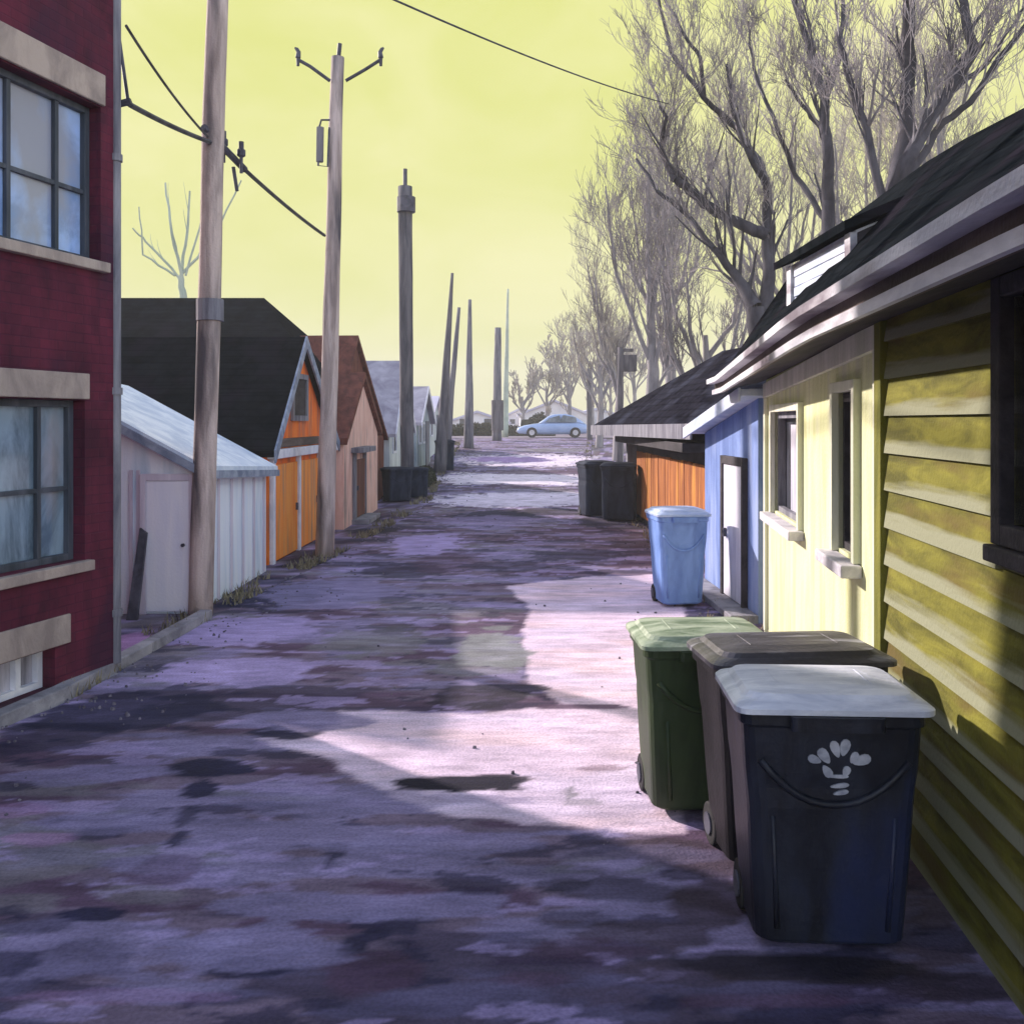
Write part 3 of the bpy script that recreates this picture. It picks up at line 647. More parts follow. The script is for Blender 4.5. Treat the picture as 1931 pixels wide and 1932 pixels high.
# ------------------------------------------------------------------ right side
def right_house():
    NC = (1.78, 2.3); CC = (2.05, 5.1); FC = (2.64, 9.56)
    fo = frame(CC, NC, -1)   # u grows towards the camera; n to the alley
    if fo.N.x > 0: fo = frame(CC, NC, 1)
    fy = frame(CC, FC, 1)
    if fy.N.x > 0: fy = frame(CC, FC, -1)
    t = thing('house', 'olive clapboard house with a lit pale yellow end, black roof and small dormer', 'house', (CC[0], CC[1], 0))
    ZT = 2.76
    # olive part
    ua = fo.u(1913); win = (ua, ua+.8, 1.78, 2.64)
    mb = MB(); wall_open(mb, fo, .0, fo.len, -.2, 0, -.1, ZT, [win]); core = mb.build('wall', 'olive_siding', t)
    sd_ = MB(); h = .2; z = 0.0
    while z < ZT-.01:
        z1 = min(z+h, ZT)
        spans = [(.13, fo.len)]
        if z1 > win[2]-.09 and z < win[3]+.09: spans = [(.13, win[0]-.09), (win[1]+.09, fo.len)]
        for a, b in spans:
            if b <= a: continue
            sd_.hexa([fo(a, .001, z), fo(b, .001, z), fo(b, .034, z), fo(a, .034, z)], [fo(a, .001, z1-.001), fo(b, .001, z1-.001), fo(b, .010, z1-.001), fo(a, .010, z1-.001)])
        z += h
    sd_.build('siding', 'olive_siding', t)
    MB().fbox(fo, -.0, .12, .001, .05, 0, ZT).build('corner_post', 'olive_post', t, .006)
    a, b, z0, z1 = win
    fm = MB()
    for q in ((a-.085, a, z0-.08, z1+.08), (b, b+.085, z0-.08, z1+.08), (a, b, z0-.08, z0), (a, b, z1, z1+.08)): fm.fbox(fo, q[0], q[1], -.06, .055, q[2], q[3])
    wf = fm.build('window', 'dark_trim', t, .006)
    MB().fbox(fo, a, b, -.05, -.035, z0, z1).build('pane', 'glass_dark', wf)
    MB().fbox(fo, a-.11, b+.11, .0, .075, z0-.15, z0-.085).build('sill', 'dark_trim', wf, .008)
    # yellow part
    U = fy.len; zf = 2.60
    def zt(u): return ZT-.03+(zf-ZT)*u/U
    w1 = (fy.u(1618), fy.u(1581)); w2 = (fy.u(1512), fy.u(1461))
    ops = [(w1[0], w1[1], 1.32, 2.36), (w2[0], w2[1], 1.30, 2.26)]
    mb = MB(); wall_open(mb, fy, .002, U, -.2, 0.0, -.1, 2.5, ops); mb.fbox(fy, .002, U, -.2, 0, 2.5, zt(0), 2.5, zt(U))
    # remaining shell of the house: far end, back, near end
    mb.fbox(fy, U-.2, U, -4.2, -.201, -.1, 2.6)
    mb.build('end_wall', 'yellow_wall', t)
    MB().fbox(fo, fo.len-.2, fo.len, -4.2, -.201, -.1, 2.7).fbox(fo, .0, fo.len, -4.4, -4.201, -.1, 2.7).build('back_wall', 'olive_siding', t)
    MB().fbox(fy, .0, .09, .004, .035, .0, zt(0)-.16).fbox(fy, U-.10, U+.01, .004, .035, 0, zt(U)-.16).fbox(fy, 0, U+.01, .004, .04, zt(0)-.159, zt(0)-.01, zt(U)-.159, zt(U)-.01).build('corner_board', 'cream_trim', t, .005)
    for i, ((a, b), o) in enumerate(((w1, ops[0]), (w2, ops[1]))):
        z0, z1 = o[2], o[3]; fw = .07; fm = MB()
        for q in ((a-fw, a, z0-.02, z1+fw), (b, b+fw, z0-.02, z1+fw), (a, b, z1, z1+fw)): fm.fbox(fy, q[0], q[1], -.05, .045, q[2], q[3])
        wf = fm.build('window', 'cream_trim', t, .005)
        gm = MB()
        if i == 0: gm.fbox(fy, a, b, -.12, -.10, z0, z1).build('pane', 'glass_dark', wf)
        else:
            gm.fbox(fy, a, b, -.12, -.10, z0, z1).build('pane', 'glass_dark', wf)
            MB().fbox(fy, a+(b-a)*.25, b-(b-a)*.30, -.095, -.08, z0, z1-.12).build('curtain', 'curtain', wf)
        sh = MB().fbox(fy, a, a+.04, -.099, -.03, z0, z1).fbox(fy, b-.04, b, -.099, -.03, z0, z1).fbox(fy, a+.04, b-.04, -.079, -.03, z0, z0+.05).fbox(fy, a+.04, b-.04, -.079, -.03, z1-.06, z1)
        sh.build('sash', 'dark_trim' if i == 0 else 'grey_wood', wf)
        MB().fbox(fy, a-.12, b+.12, .003, .13, z0-.10, z0-.022).build('sill', 'pale_sill', wf, .01)
    # roof as one bent sheet: eave, ridge, back eave
    def eave(y): return np.interp(y, [2.0, 5.1, 9.9], [1.72, 2.05, 2.67])
    ya, yb = 1.9, 10.2; n = 14; top = []; bot = []
    over = .40; ridge = lambda y: (3.25, 4.05); rows = []
    for i in range(n+1):
        y = ya+(yb-ya)*i/n; ex = float(eave(y))-over; ez = float(np.interp(y, [2, 5.1, 9.9], [2.76, 2.74, 2.60]))
        rows.append((y, ex, ez))
    rf = MB(); vs = []
    for (y, ex, ez) in rows:
        zq = 4.06+.16*max(0, 1-abs(y-7)/3.2)
        vs += [(ex, y, ez), (3.25, y, zq), (5.6, y, 2.8), (ex, y, ez-.03), (3.25, y, zq-.1), (5.6, y, 2.7)]
    fs = []
    for i in range(n):
        k = i*6
        for a, b in ((0, 1), (1, 2), (4, 3), (5, 4), (3, 0), (2, 5)): fs.append((k+a, k+b, k+6+b, k+6+a))
    fs += [(0, 3, 4, 1), (1, 4, 5, 2), tuple(n*6+q for q in (0, 1, 4, 3)), tuple(n*6+q for q in (1, 2, 5, 4))]
    rf.add(vs, fs).build('roof', 'black_roof', t)
    # gable infill
    for (y, ex, ez) in (rows[0], rows[-1]):
        s = 1 if y < 5 else -1
        MB().prism([(ex+over, y+s*.35, ez-.1), (5.2, y+s*.35, 2.7), (3.25, y+s*.35, 3.9)], (0, s*.1, 0)).build('gable', 'olive_siding' if s > 0 else 'yellow_wall', t)
    def strip(name, m, n0, n1, dz0, dz1, bev=.006):
        mb = MB()
        for (a, b) in zip(rows, rows[1:]):
            mb.hexa([(a[1]+n0, a[0], a[2]+dz0), (b[1]+n0, b[0], b[2]+dz0), (b[1]+n1, b[0], b[2]+dz0), (a[1]+n1, a[0], a[2]+dz0)],
                    [(a[1]+n0, a[0], a[2]+dz1), (b[1]+n0, b[0], b[2]+dz1), (b[1]+n1, b[0], b[2]+dz1), (a[1]+n1, a[0], a[2]+dz1)])
        return mb.build(name, m, t)
    strip('fascia', 'brown_trim', -.03, -.004, -.13, .01)
    strip('gutter', 'grey_trim', -.12, -.032, -.02, .03)
    strip('eave_board', 'grey_trim', -.06, -.031, -.135, -.085)
    strip('flashing', 'grey_trim', .10, .16, .07, .12)
    mb = MB()
    for (a, b) in zip(rows, rows[1:]):
        mb.hexa([(a[1], a[0], a[2]-.10), (b[1], b[0], b[2]-.10), (b[1]+over-.01, b[0], b[2]-.02), (a[1]+over-.01, a[0], a[2]-.02)],
                [(a[1], a[0], a[2]-.06), (b[1], b[0], b[2]-.06), (b[1]+over-.01, b[0], b[2]+.02), (a[1]+over-.01, a[0], a[2]+.02)])
    mb.build('soffit', 'dark_trim', t)
    # dormer
    dx = 2.60; dy0, dy1 = 6.98, 8.55
    dm = MB().prism([(dx, dy0, 3.0), (3.3, dy0, 3.0), (3.3, dy0, 3.90), (dx, dy0, 3.62)], (0, dy1-dy0, 0)).build('dormer', 'white_trim', t)
    MB().prism([(dx-.12, dy0-.1, 3.60), (3.5, dy0-.1, 4.02), (3.5, dy0-.1, 4.10), (dx-.12, dy0-.1, 3.67)], (0, dy1-dy0+.3, 0)).build('dormer_roof', 'black_roof', dm)
    MB().prism([(dx+.01, dy0-.012, 2.9), (3.4, dy0-.012, 2.9), (3.4, dy0-.012, 3.96), (dx+.01, dy0-.012, 3.60)], (0, .01, 0)).build('dormer_cheek', 'dark_trim', dm)
    for ya_ in (dy0-.02, dy1-.10): MB().box(dx-.05, dx-.002, ya_, ya_+.12, 3.2, 3.60).build('dormer_post', 'grey_trim', dm)
    pn = MB()
    for k in range(4): pn.box(dx-.02-.004*(k%2), dx-.003, dy0+.11, dy1-.11, 3.22+k*.09, 3.30+k*.09)
    pn.build('dormer_louvre', 'blue_roof', dm)
right_house()

def blue_shed():
    x = 2.62; Y0, Y1 = 9.9, 12.25
    fr = frame((x+.02, Y0), (x-.06, Y1), -1)
    if fr.N.x > 0: fr = frame((x+.02, Y0), (x-.06, Y1), 1)
    t = thing('blue_shed', 'narrow blue shed with white door between yellow wall and blue bin', 'shed', (x, Y0, 0)); U = fr.len
    zn, zf = 2.42, 2.02
    MB().fbox(fr, 0, U, -1.8, 0, -.1, zn, -.1, zf).build('wall', 'blue_wall', t, .006)
    MB().fbox(fr, -.12, U+.2, -1.9, .22, zn+.02, zn+.10, zf-.02, zf+.06).build('roof', 'blue_roof', t, .008)
    MB().fbox(fr, -.12, U+.2, .222, .25, zn-.04, zn+.11, zf-.08, zf+.07).build('fascia', 'blue_roof', t, .006)
    a, b = fr.u(1408), fr.u(1372)
    dr = MB().fbox(fr, a, b, .003, .05, .1, 1.66).build('door', 'white_door', t, .006)
    MB().fbox(fr, b-.14, b-.1, .052, .09, .8, .9).build('handle', 'iron', dr)
    MB().fbox(fr, b+.003, b+.09, .003, .07, .02, 1.76).fbox(fr, a-.05, a-.003, .003, .07, .02, 1.76).fbox(fr, a-.003, b+.003, .003, .07, 1.663, 1.76).build('door_frame', 'dark_trim', t, .005)
    MB().fbox(fr, -.02, U+.02, .003, .3, -.02, .09).build('step', 'concrete', t, .01)
blue_shed()

def dark_garage():
    t = thing('garage', 'low garage with wide dark hipped roof and rust orange boarded side', 'garage', (2.9, 13, 0))
    a = Vector((2.48, 12.7, 2.12)); b = Vector((1.86, 21.5, 2.06)); c = Vector((7.5, 22.5, 2.1)); d = Vector((8.0, 12.7, 2.12))
    r1 = P(1362, 662, 16.6); r0 = Vector((4.2, 14.2, r1.z))
    dn = Vector((0, 0, -.09))
    MB().add([a, b, c, d, r0, r1, a+dn, b+dn, c+dn, d+dn], [(0, 4, 5, 1), (1, 5, 2), (2, 5, 4, 3), (3, 4, 0), (6, 7, 8, 9), (0, 1, 7, 6), (1, 2, 8, 7), (2, 3, 9, 8), (3, 0, 6, 9)]).build('roof', 'slate_roof', t)
    fa = MB()
    def bar(p, q, off, z0, z1, th=.03):
        n = Vector((off[0], off[1], 0)).normalized()
        fa.hexa([p+n*.003+Vector((0, 0, z0)), q+n*.003+Vector((0, 0, z0)), q+n*(th)+Vector((0, 0, z0)), p+n*th+Vector((0, 0, z0))],
                [p+n*.003+Vector((0, 0, z1)), q+n*.003+Vector((0, 0, z1)), q+n*(th)+Vector((0, 0, z1)), p+n*th+Vector((0, 0, z1))])
    bar(a, b, (-1, -.07), -.20, .02); bar(b, c, (0, 1), -.2, .02)
    fa.build('fascia', 'grey_wood', t)
    fr = frame((2.93, 13.2), (2.80, 20.9), -1)
    if fr.N.x > 0: fr = frame((2.93, 13.2), (2.80, 20.9), 1)
    MB().fbox(fr, 0, fr.len, -4, 0, -.05, 2.03).build('wall', 'dark_trim', t)
    pn = MB(); u = .1
    while u < fr.len-.5:
        pn.fbox(fr, u, u+.24, .003, .035+.012*R.random(), .12, 1.50+.02*R.random()); u += .25
    pn.build('boarding', 'rust_board', t, .004)
    MB().fbox(fr, fr.len-.25, fr.len-.02, .003, .22, -.05, 2.0).build('post', 'grey_wood', t, .01)
    MB().fbox(fr, 0, fr.len-.25, .036, .5, 1.72, 1.86).build('beam', 'dark_trim', t, .01)
defm('rust_board', (.24, .07, .018, 1), (.48, .17, .04, 1), (6, 6, .7), .85, .3, c3=(.62, .27, .05, 1))
dark_garage()

# ------------------------------------------------------------------ wheeled bins
def rrect(w, d, r, z, cx=0, cy=0, n=4):
    pts = []
    for (sx, sy, a0) in ((1, 1, 0), (-1, 1, 90), (-1, -1, 180), (1, -1, 270)):
        for k in range(n+1):
            a = math.radians(a0+90*k/n); pts.append((cx+sx*(w/2-r)+r*math.cos(a), cy+sy*(d/2-r)+r*math.sin(a), z))
    return pts
def make_bin(label, bm, lm, w=.72, d=.6, h=1.04, wb=None, group=None, emblem=False, cat='wheelie bin', lidlift=0):
    """front faces -Y, origin on the ground under the middle"""
    wb = w*.80 if wb is None else wb; db = d*.74
    t = thing('wheeled_bin', label, cat, (0, 0, 0), 0, group)
    prof = [(.03, wb-.06, db-.06), (.05, wb, db), (.35*h, wb+(w-wb)*.30, db+(d-db)*.4), (.58*h, wb+(w-wb)*.48, db+(d-db)*.62), (.66*h, w*.93, d*.90), (.72*h, w*.95, d*.93), (.90*h, w*.98, d*.97), (.905*h, w*1.02, d*1.02), (.955*h, w*1.02, d*1.02)]
    mb = MB(); mb.loft([rrect(a, b, .07, z, 0, -(d-b)*.15) for z, a, b in prof])
    mb.build('body', bm, t, smooth=False, local=True, bevel=.006)
    # ribs / arched ledge on the front
    rb = MB(); yf = -d*.47
    arc = []
    for k in range(13):
        s = -1+2*k/12; arc.append((s*w*.40, -d*.5+.012-(.0), .60*h+(.17*h)*(abs(s)**2.2)))
    rb.tube(arc, .016, 6)
    for s in (-1, 1): rb.tube([(s*w*.30, -d*.42, .10*h), (s*w*.33, -d*.455, .55*h)], .012, 6)
    rb.build('rib', bm, t, smooth=True, local=True)
    # lid: domed with lip, hinged at the back
    li = MB()
    li.loft([rrect(w*1.04, d*1.06, .06, .957*h), rrect(w*1.08, d*1.10, .06, .958*h, 0, -.01), rrect(w*1.08, d*1.10, .06, .980*h, 0, -.01), rrect(w*1.04, d*1.06, .06, .990*h), rrect(w*.98, d*.98, .07, 1.0*h), rrect(w*.95, d*.95, .08, 1.003*h), rrect(w*.90, d*.88, .08, 1.022*h), rrect(w*.6, d*.5, .07, 1.035*h+lidlift)])
    lid = li.build('lid', lm, t, local=True, bevel=.008)
    fl = MB(); fl.loft([rrect(w*.5, .05, .02, .90*h, 0, -d*.56), rrect(w*.5, .05, .02, .956*h, 0, -d*.56)]); fl.build('lid_grip', bm, lid, local=True)
    for s in (-1, 1): MB().box(s*w*.3-.03, s*w*.3+.03, d*.50, d*.60, .90*h, .985*h).build('hinge', bm, t, local=True, bevel=.006)
    for s in (-1, 1):
        l2 = MB(); l2.tube([(s*w*.26, -d*.44, 1.012*h), (s*w*.26, -d*.2, 1.03*h), (s*w*.26, d*.2, 1.03*h), (s*w*.26, d*.44, 1.012*h)], .008, 6); l2.build('lid_rib', lm, lid, local=True)
    hb = MB(); hy = d*.60
    hb.tube([(-w*.46, d*.48, .90*h), (-w*.46, hy, .93*h), (w*.46, hy, .93*h), (w*.46, d*.48, .90*h)], .017, 8)
    hb.build('handle', bm, t, local=True, smooth=True)
    for s in (-1, 1):
        x = s*(wb/2-.015)
        ty = MB(); ty.tube([(x-.025, db*.36, .105), (x+.025, db*.36, .105)], .105, 20); wh = ty.build('wheel', 'tyre', t, local=True, bevel=.01)
        rm = MB(); rm.tube([(x+s*.026, db*.36, .105), (x+s*.034, db*.36, .105)], .055, 14); rm.build('rim', 'iron', wh, local=True)
    if emblem:
        e = MB(); yy = -d*.5-.003
        def petal(cx, cz, a, ln, wd):
            pts = []
            for k in range(12):
                th = 2*math.pi*k/12; u = math.cos(th)*ln/2; v = math.sin(th)*wd/2*(1+.35*math.cos(th))
                pts.append((cx+math.cos(a)*u-math.sin(a)*v, yy, cz+math.sin(a)*u+math.cos(a)*v))
            yq = -(.4755+.014*((cz/h-.72)/.18))*d-.006
            e.prism([(p_[0]+.02, yq, p_[2]) for p_ in pts], (0, .014, 0))
        zc = .765; r_ = math.radians
        for (cx, cz, a, ln, wd) in ((.018, .085, 75, .07, .038), (-.018, .078, 110, .07, .036), (-.062, .05, 125, .07, .04), (-.10, .035, 160, .055, .032), (.085, .035, 20, .075, .04), (.055, .045, 60, .05, .03),
                                    (-.05, -.012, -55, .055, .034), (.025, -.012, 70, .045, .03), (-.01, -.032, 0, .09, .014), (.0, -.07, 8, .075, .018), (.005, -.098, 12, .062, .018)):
            petal(cx, zc+cz, r_(a), ln, wd)
        e.build('emblem', 'emblem', t, local=True)
    return t
b1 = make_bin('black wheeled bin with light grey-blue lid and leaf emblem, nearest of all the bins', 'bin_black', 'lid_pale', .73, .52, 1.03, .60, emblem=True, group='bins by the olive wall')
b1.location = (1.30, 3.93, .02); b1.rotation_euler = (0, 0, math.radians(-3))
b2 = make_bin('worn black bin squeezed between the front black bin and the green bin', 'bin_black_old', 'lid_black', .84, .48, 1.03, .70, group='bins by the olive wall')
b2.location = (1.37, 4.60, .02); b2.rotation_euler = (0, 0, math.radians(5))
b3 = make_bin('dark green bin with pale lid behind the two black bins', 'bin_green', 'lid_green', .70, .56, .965, .60, group='bins by the olive wall')
b3.location = (1.06, 5.24, .02); b3.rotation_euler = (0, 0, math.radians(2))
b4 = make_bin('bright blue bin with pale lid in front of the blue shed', 'bin_blue', 'lid_blue', .60, .60, 1.10, .48)
b4.location = (1.95, 10.9, .02); b4.rotation_euler = (0, 0, math.radians(6))
b5 = make_bin('large navy bin beside the post of the dark-roofed garage', 'bin_navy', 'bin_navy', .74, .7, 1.22, .68, group='dark bins by the garage post')
b5.location = (2.32, 20.1, .02); b5.rotation_euler = (0, 0, math.radians(-8))
b6 = dup(b5, (1.92, 21.0, .02), math.radians(14), 'navy bin half hidden behind the large one at the garage post', 'dark bins by the garage post')
b7 = dup(b5, (-3.05, 24.4, gz(24.4)), math.radians(30), 'navy bin closest to the pink house at the foot of the tall dark pole', 'dark bins along the left side', scale=(.9, .9, .72))
b8 = dup(b5, (-2.62, 25.3, gz(25.3)), math.radians(15), 'squat navy bin just right of the tall dark pole', 'dark bins along the left side', scale=(.8, .8, .66))
b9 = dup(b5, (-2.45, 33.6, gz(33.6)), math.radians(10), 'far navy bin beside the leaning dark pole', 'dark bins along the left side', scale=(.9, .9, .9))

# ------------------------------------------------------------------ utility poles
def pole(pxb, pyb, Y, pxt, pyt, r0, r1, m, label, group='utility poles along the left side', extra=None, cap=False):
    g = gz(Y); b = Vector((XX(pxb, Y), Y, g-.1)); tp = P(pxt, pyt, Y)
    t = thing('utility_pole', label, 'utility pole', (b.x, Y, g), 0, group)
    mb = MB(); n = 14; pts = []; rad = []
    for i in range(n+1):
        f = i/n; p = b.lerp(tp, f)
        p.x += .02*mn.noise(Vector((f*4, Y, 0))); p.y += .02*mn.noise(Vector((f*4, Y, 5)))
        pts.append(p); rad.append(r0+(r1-r0)*f+.008*mn.noise(Vector((f*9, Y, 9))))
    mb.tube(pts, rad, 14); mb.build('shaft', m, t, smooth=True)
    return t, b, tp
def rod(t, name, pts, r, m='iron', n=8): return MB().tube(pts, r, n).build(name, m, t)
# first pole
t, b, tp = pole(378, 1160, 10.35, 414, -120, .135, .115, 'timber_pole', 'nearest timber pole, pinkish brown, in front of the white shed, top out of view')
q = P(396, 585, 10.35)
MB().tube([(q.x, q.y, q.z-.12), (q.x, q.y, q.z+.12)], .15, 14).build('band', 'grey_wood', t)
q = P(396, 268, 10.35)
rod(t, 'crossarm', [(q.x-.02, q.y-.16, q.z+.12), P(462, 320, 10.9)], .04)
for i, (px, py) in enumerate(((422, 280), (455, 300))):
    a = P(px, py, 10.6)
    o = MB(); o.tube([a+Vector((0, 0, -.16)), a+Vector((0, 0, .02)), a+Vector((0, 0, .04)), a+Vector((0, 0, .10)), a+Vector((0, 0, .12)), a+Vector((0, 0, .20))], [.02, .02, .05, .05, .03, .03], 8); o.build('insulator', 'iron', t)
rod(t, 'hook', [P(440, 315, 10.8), P(447, 360, 10.8)], .022)
# second pole
t, b, tp = pole(612, 1045, 14.9, 637, 108, .155, .105, 'timber_pole', 'timber pole with V-shaped insulator arms beside the orange garage')
Y = 14.9
rod(t, 'pin', [P(638, 112, Y), P(641, 82, Y)], .035)
for s, pts in ((-1, [(622, 152), (585, 125), (562, 112)]), (1, [(652, 152), (690, 130), (718, 112)])):
    a = [P(x, y, Y-.1) for x, y in pts]
    arm = rod(t, 'arm', a, .028)
    e = a[-1]; o = MB()
    o.tube([e+Vector((0, 0, -.10)), e+Vector((0, 0, .02)), e+Vector((.0, 0, .03)), e+Vector((s*-.01, 0, .12)), e+Vector((s*.02, 0, .17)), e+Vector((s*.05, 0, .19))], [.025, .03, .045, .035, .03, .015], 8)
    o.build('insulator', 'iron', arm)
c = [P(x, y, Y-.14) for x, y in ((622, 226), (606, 226), (602, 240), (600, 312), (618, 314), (621, 240))]
rod(t, 'cable_loop', c, .017)
MB().tube([P(604, 240, Y-.1), P(603, 305, Y-.1)], .06, 10).build('fuse_box', 'far_pole', t)
# third and following
t, b, tp = pole(768, 940, 26.0, 764, 352, .19, .20, 'dark_pole', 'tall thick dark pole standing over the navy bins past the pink house')
rod(t, 'pin', [tp, tp+Vector((0, 0, .5))], .06)
MB().tube([P(766, 400, 25.9), P(766, 372, 25.9)], .26, 12).build('band', 'iron', t)
pole(829, 890, 33, 853, 515, .24, .05, 'dark_pole', 'dark purple pole leaning right, tapering to a sharp top')
pole(838, 880, 34.5, 866, 580, .17, .06, 'far_pole', 'short grey pole leaning close beside the dark purple pole')
pole(884, 850, 45, 886, 565, .26, .08, 'far_pole', 'upright purple grey pole between the leaning poles and the end of the alley')
t, b, tp = pole(937, 833, 52, 939, 618, .28, .18, 'far_pole', 'thick grey pole at the end of the alley left of the blue car')
MB().tube([P(938, 812, 51.9), P(938, 755, 51.9)], .34, 10).build('transformer', 'dark_pole', t)
pole(952, 830, 58, 958, 545, .22, .06, 'twig_green', 'tall faint grey pole behind the thick one at the alley end', 'utility poles across the street')
pole(1112, 826, 53, 1110, 695, .16, .13, 'dark_pole', 'short black post right of the blue car', 'utility poles across the street')
t, b, tp = pole(1168, 860, 36, 1170, 655, .14, .11, 'dark_pole', 'dark pole with a box at its top rising over the dark garage roof', 'utility poles across the street')
MB().box(tp.x, tp.x+.62, tp.y-.15, tp.y+.15, tp.z-.95, tp.z-.30).box(tp.x, tp.x+.5, tp.y-.05, tp.y+.05, tp.z-.18, tp.z-.05).build('transformer', 'dark_pole', t, .02)

# wires
def wire(a, b, sag, r, label, group='overhead wires'):
    pts = []
    for i in range(25):
        f = i/24; p = a.lerp(b, f); p.z -= sag*4*f*(1-f); pts.append(p)
    o = MB().tube(pts, r, 5).build('wire', 'wire'); tag(o, label, 'wire', group); return o
wire(P(246, 198, 8.1), P(396, 268, 10.22), .02, .026, 'thick dark cable from the brick building corner to the nearest pole')
wire(P(462, 320, 10.9), P(612, 444, 14.78), .03, .026, 'thick dark cable between the nearest pole and the V-armed pole')
wire(P(238, 48, 8.0), P(396, 262, 10.3), .06, .014, 'thin grey wire dropping from high on the brick building')
wire(P(700, -20, 9), P(1262, 196, 19.5), .1, .012, 'thin wire crossing the open sky into the bare trees')

# ------------------------------------------------------------------ bare trees
def grow(mbs, p, d, ln, r, lvl, rng, up=.25, maxlvl=3, spread=.75, kids_n=(3, 5), tw_r=.006):
    """limb with random bends; returns nothing, adds to mbs[0] (wood) or mbs[1] (twigs)"""
    n = 4 if lvl < maxlvl else 3; pts = [p.copy()]; rad = [r]; dd = d.normalized(); q = p.copy()
    for i in range(n):
        dd = (dd+Vector((rng.uniform(-1, 1), rng.uniform(-1, 1), rng.uniform(-1, 1)))*.17+Vector((0, 0, up*.25))).normalized()
        q = q+dd*(ln/n); pts.append(q.copy()); rad.append(max(tw_r, r*(1-.72*(i+1)/n)))
    mb = mbs[0] if r > .028 else mbs[1]
    mb.tube(pts, rad, 6 if r > .05 else (4 if r > .02 else 3), cap=False)
    if lvl >= maxlvl: return
    for k in range(rng.randint(*kids_n)):
        f = rng.uniform(.25, 1.0); i = min(n-1, int(f*n)); s = pts[i].lerp(pts[i+1], f*n-i)
        base = (pts[i+1]-pts[i]).normalized()
        rv = Vector((rng.uniform(-1, 1), rng.uniform(-1, 1), rng.uniform(-1, 1)))
        nd = (base+rv*spread+Vector((0, 0, up))).normalized()
        grow(mbs, s, nd, ln*rng.uniform(.45, .72), max(tw_r, rad[i]*.55), lvl+1, rng, up, maxlvl, spread, kids_n, tw_r)
def tree(label, base, limbs, seed, Y, bark='bark', twig='twig', group='bare trees behind the roofs on the right', sub=9, ln=1.6, maxlvl=3, tw_r=.0042, kids_n=(3, 5), up=.3, name='bare_tree', spread=.75, zj=.0):
    rng = random.Random(seed); t = thing(name, label, 'tree', (base[0], base[1], gz(base[1])), 0, group)
    mbs = [MB(), MB()]
    for L_ in limbs:
        pts = [Vector(p) for p in L_[0]]; r0, r1 = L_[1], L_[2]; k = len(pts)
        # resample with wobble
        fine = []; rad = []
        for i in range(k-1):
            for j in range(4):
                f = j/4; p = pts[i].lerp(pts[i+1], f)
                p += Vector((rng.uniform(-1, 1), rng.uniform(-1, 1), rng.uniform(-1, 1)))*.03*(0 if (i == 0 and j == 0) else 1)
                fine.append(p); rad.append(r0+(r1-r0)*((i+f)/(k-1)))
        fine.append(pts[-1]); rad.append(r1)
        mbs[0].tube(fine, rad, 8, cap=False)
        ns = L_[3] if len(L_) > 3 else sub
        for _ in range(ns):
            i = rng.randint(max(1, len(fine)//4), len(fine)-2); b_ = (fine[i+1]-fine[i]).normalized()
            rv = Vector((rng.uniform(-1, 1), rng.uniform(-1, 1), rng.uniform(-.6, 1)))
            grow(mbs, fine[i], (b_+rv*spread+Vector((0, 0, up))), ln*rng.uniform(.6, 1.25), max(tw_r*1.5, rad[i]*.42), 0, rng, up, maxlvl, spread, kids_n, tw_r)
    tr = mbs[0].build('trunk', bark, t, smooth=True, recalc=False); mbs[1].build('crown', twig, t, recalc=False)
    return t
def PX(L_, Y, jit=0, rng=R):
    out = []
    for i, (a, b) in enumerate(L_):
        y = Y+(rng.uniform(-jit, jit) if i else 0); p = P(a, b, y); out.append(p)
    return out
Y = 20
b_ = P(1450, 960, Y)
tree('big bare tree with dark forked limbs behind the dark garage roof', (b_.x, Y), [
    ([Vector((b_.x, Y, 0)), P(1440, 700, Y), P(1425, 580, Y)], .30, .20, 2),
    (PX([(1425, 580), (1395, 530), (1346, 469)], Y, .5), .17, .07),
    (PX([(1346, 469), (1290, 400), (1240, 360), (1200, 300)], Y, .8), .07, .03, 8),
    (PX([(1440, 640), (1450, 520), (1447, 440)], Y, .3), .18, .11, 4),
    (PX([(1443, 442), (1400, 425), (1350, 400), (1310, 365), (1273, 335)], Y, .6), .14, .09),
    (PX([(1273, 340), (1245, 290), (1255, 220), (1225, 150)], Y, .8), .08, .02, 12),
    (PX([(1447, 440), (1447, 354), (1429, 299), (1390, 245), (1328, 184), (1264, 101), (1240, -20)], Y, .6), .11, .03, 14),
    (PX([(1447, 354), (1410, 290), (1383, 216), (1370, 120)], Y, .6), .08, .03, 10),
    (PX([(1328, 184), (1320, 110), (1290, 60), (1250, -10)], Y, .6), .05, .025, 6)], 11, Y, ln=1.5)
Y = 17
b_ = P(1560, 990, Y)
tree('bare tree with slim dark forked trunk rising above the white dormer', (b_.x, Y), [
    ([Vector((b_.x, Y, 0)), P(1560, 600, Y), P(1562, 377, Y)], .2, .12, 4),
    (PX([(1562, 377), (1562, 285), (1553, 184), (1530, 101), (1494, -10)], Y, .5), .12, .05, 12),
    (PX([(1556, 190), (1586, 92), (1590, -10)], Y, .4), .06, .035, 8),
    (PX([(1562, 300), (1549, 239), (1512, 198), (1480, 150)], Y, .4), .06, .025, 8),
    (PX([(1562, 420), (1500, 330), (1470, 250), (1420, 130), (1410, 40)], Y, .6), .06, .02, 10)], 23, Y, ln=1.2)
Y = 14.5
b_ = P(1670, 1055, Y)
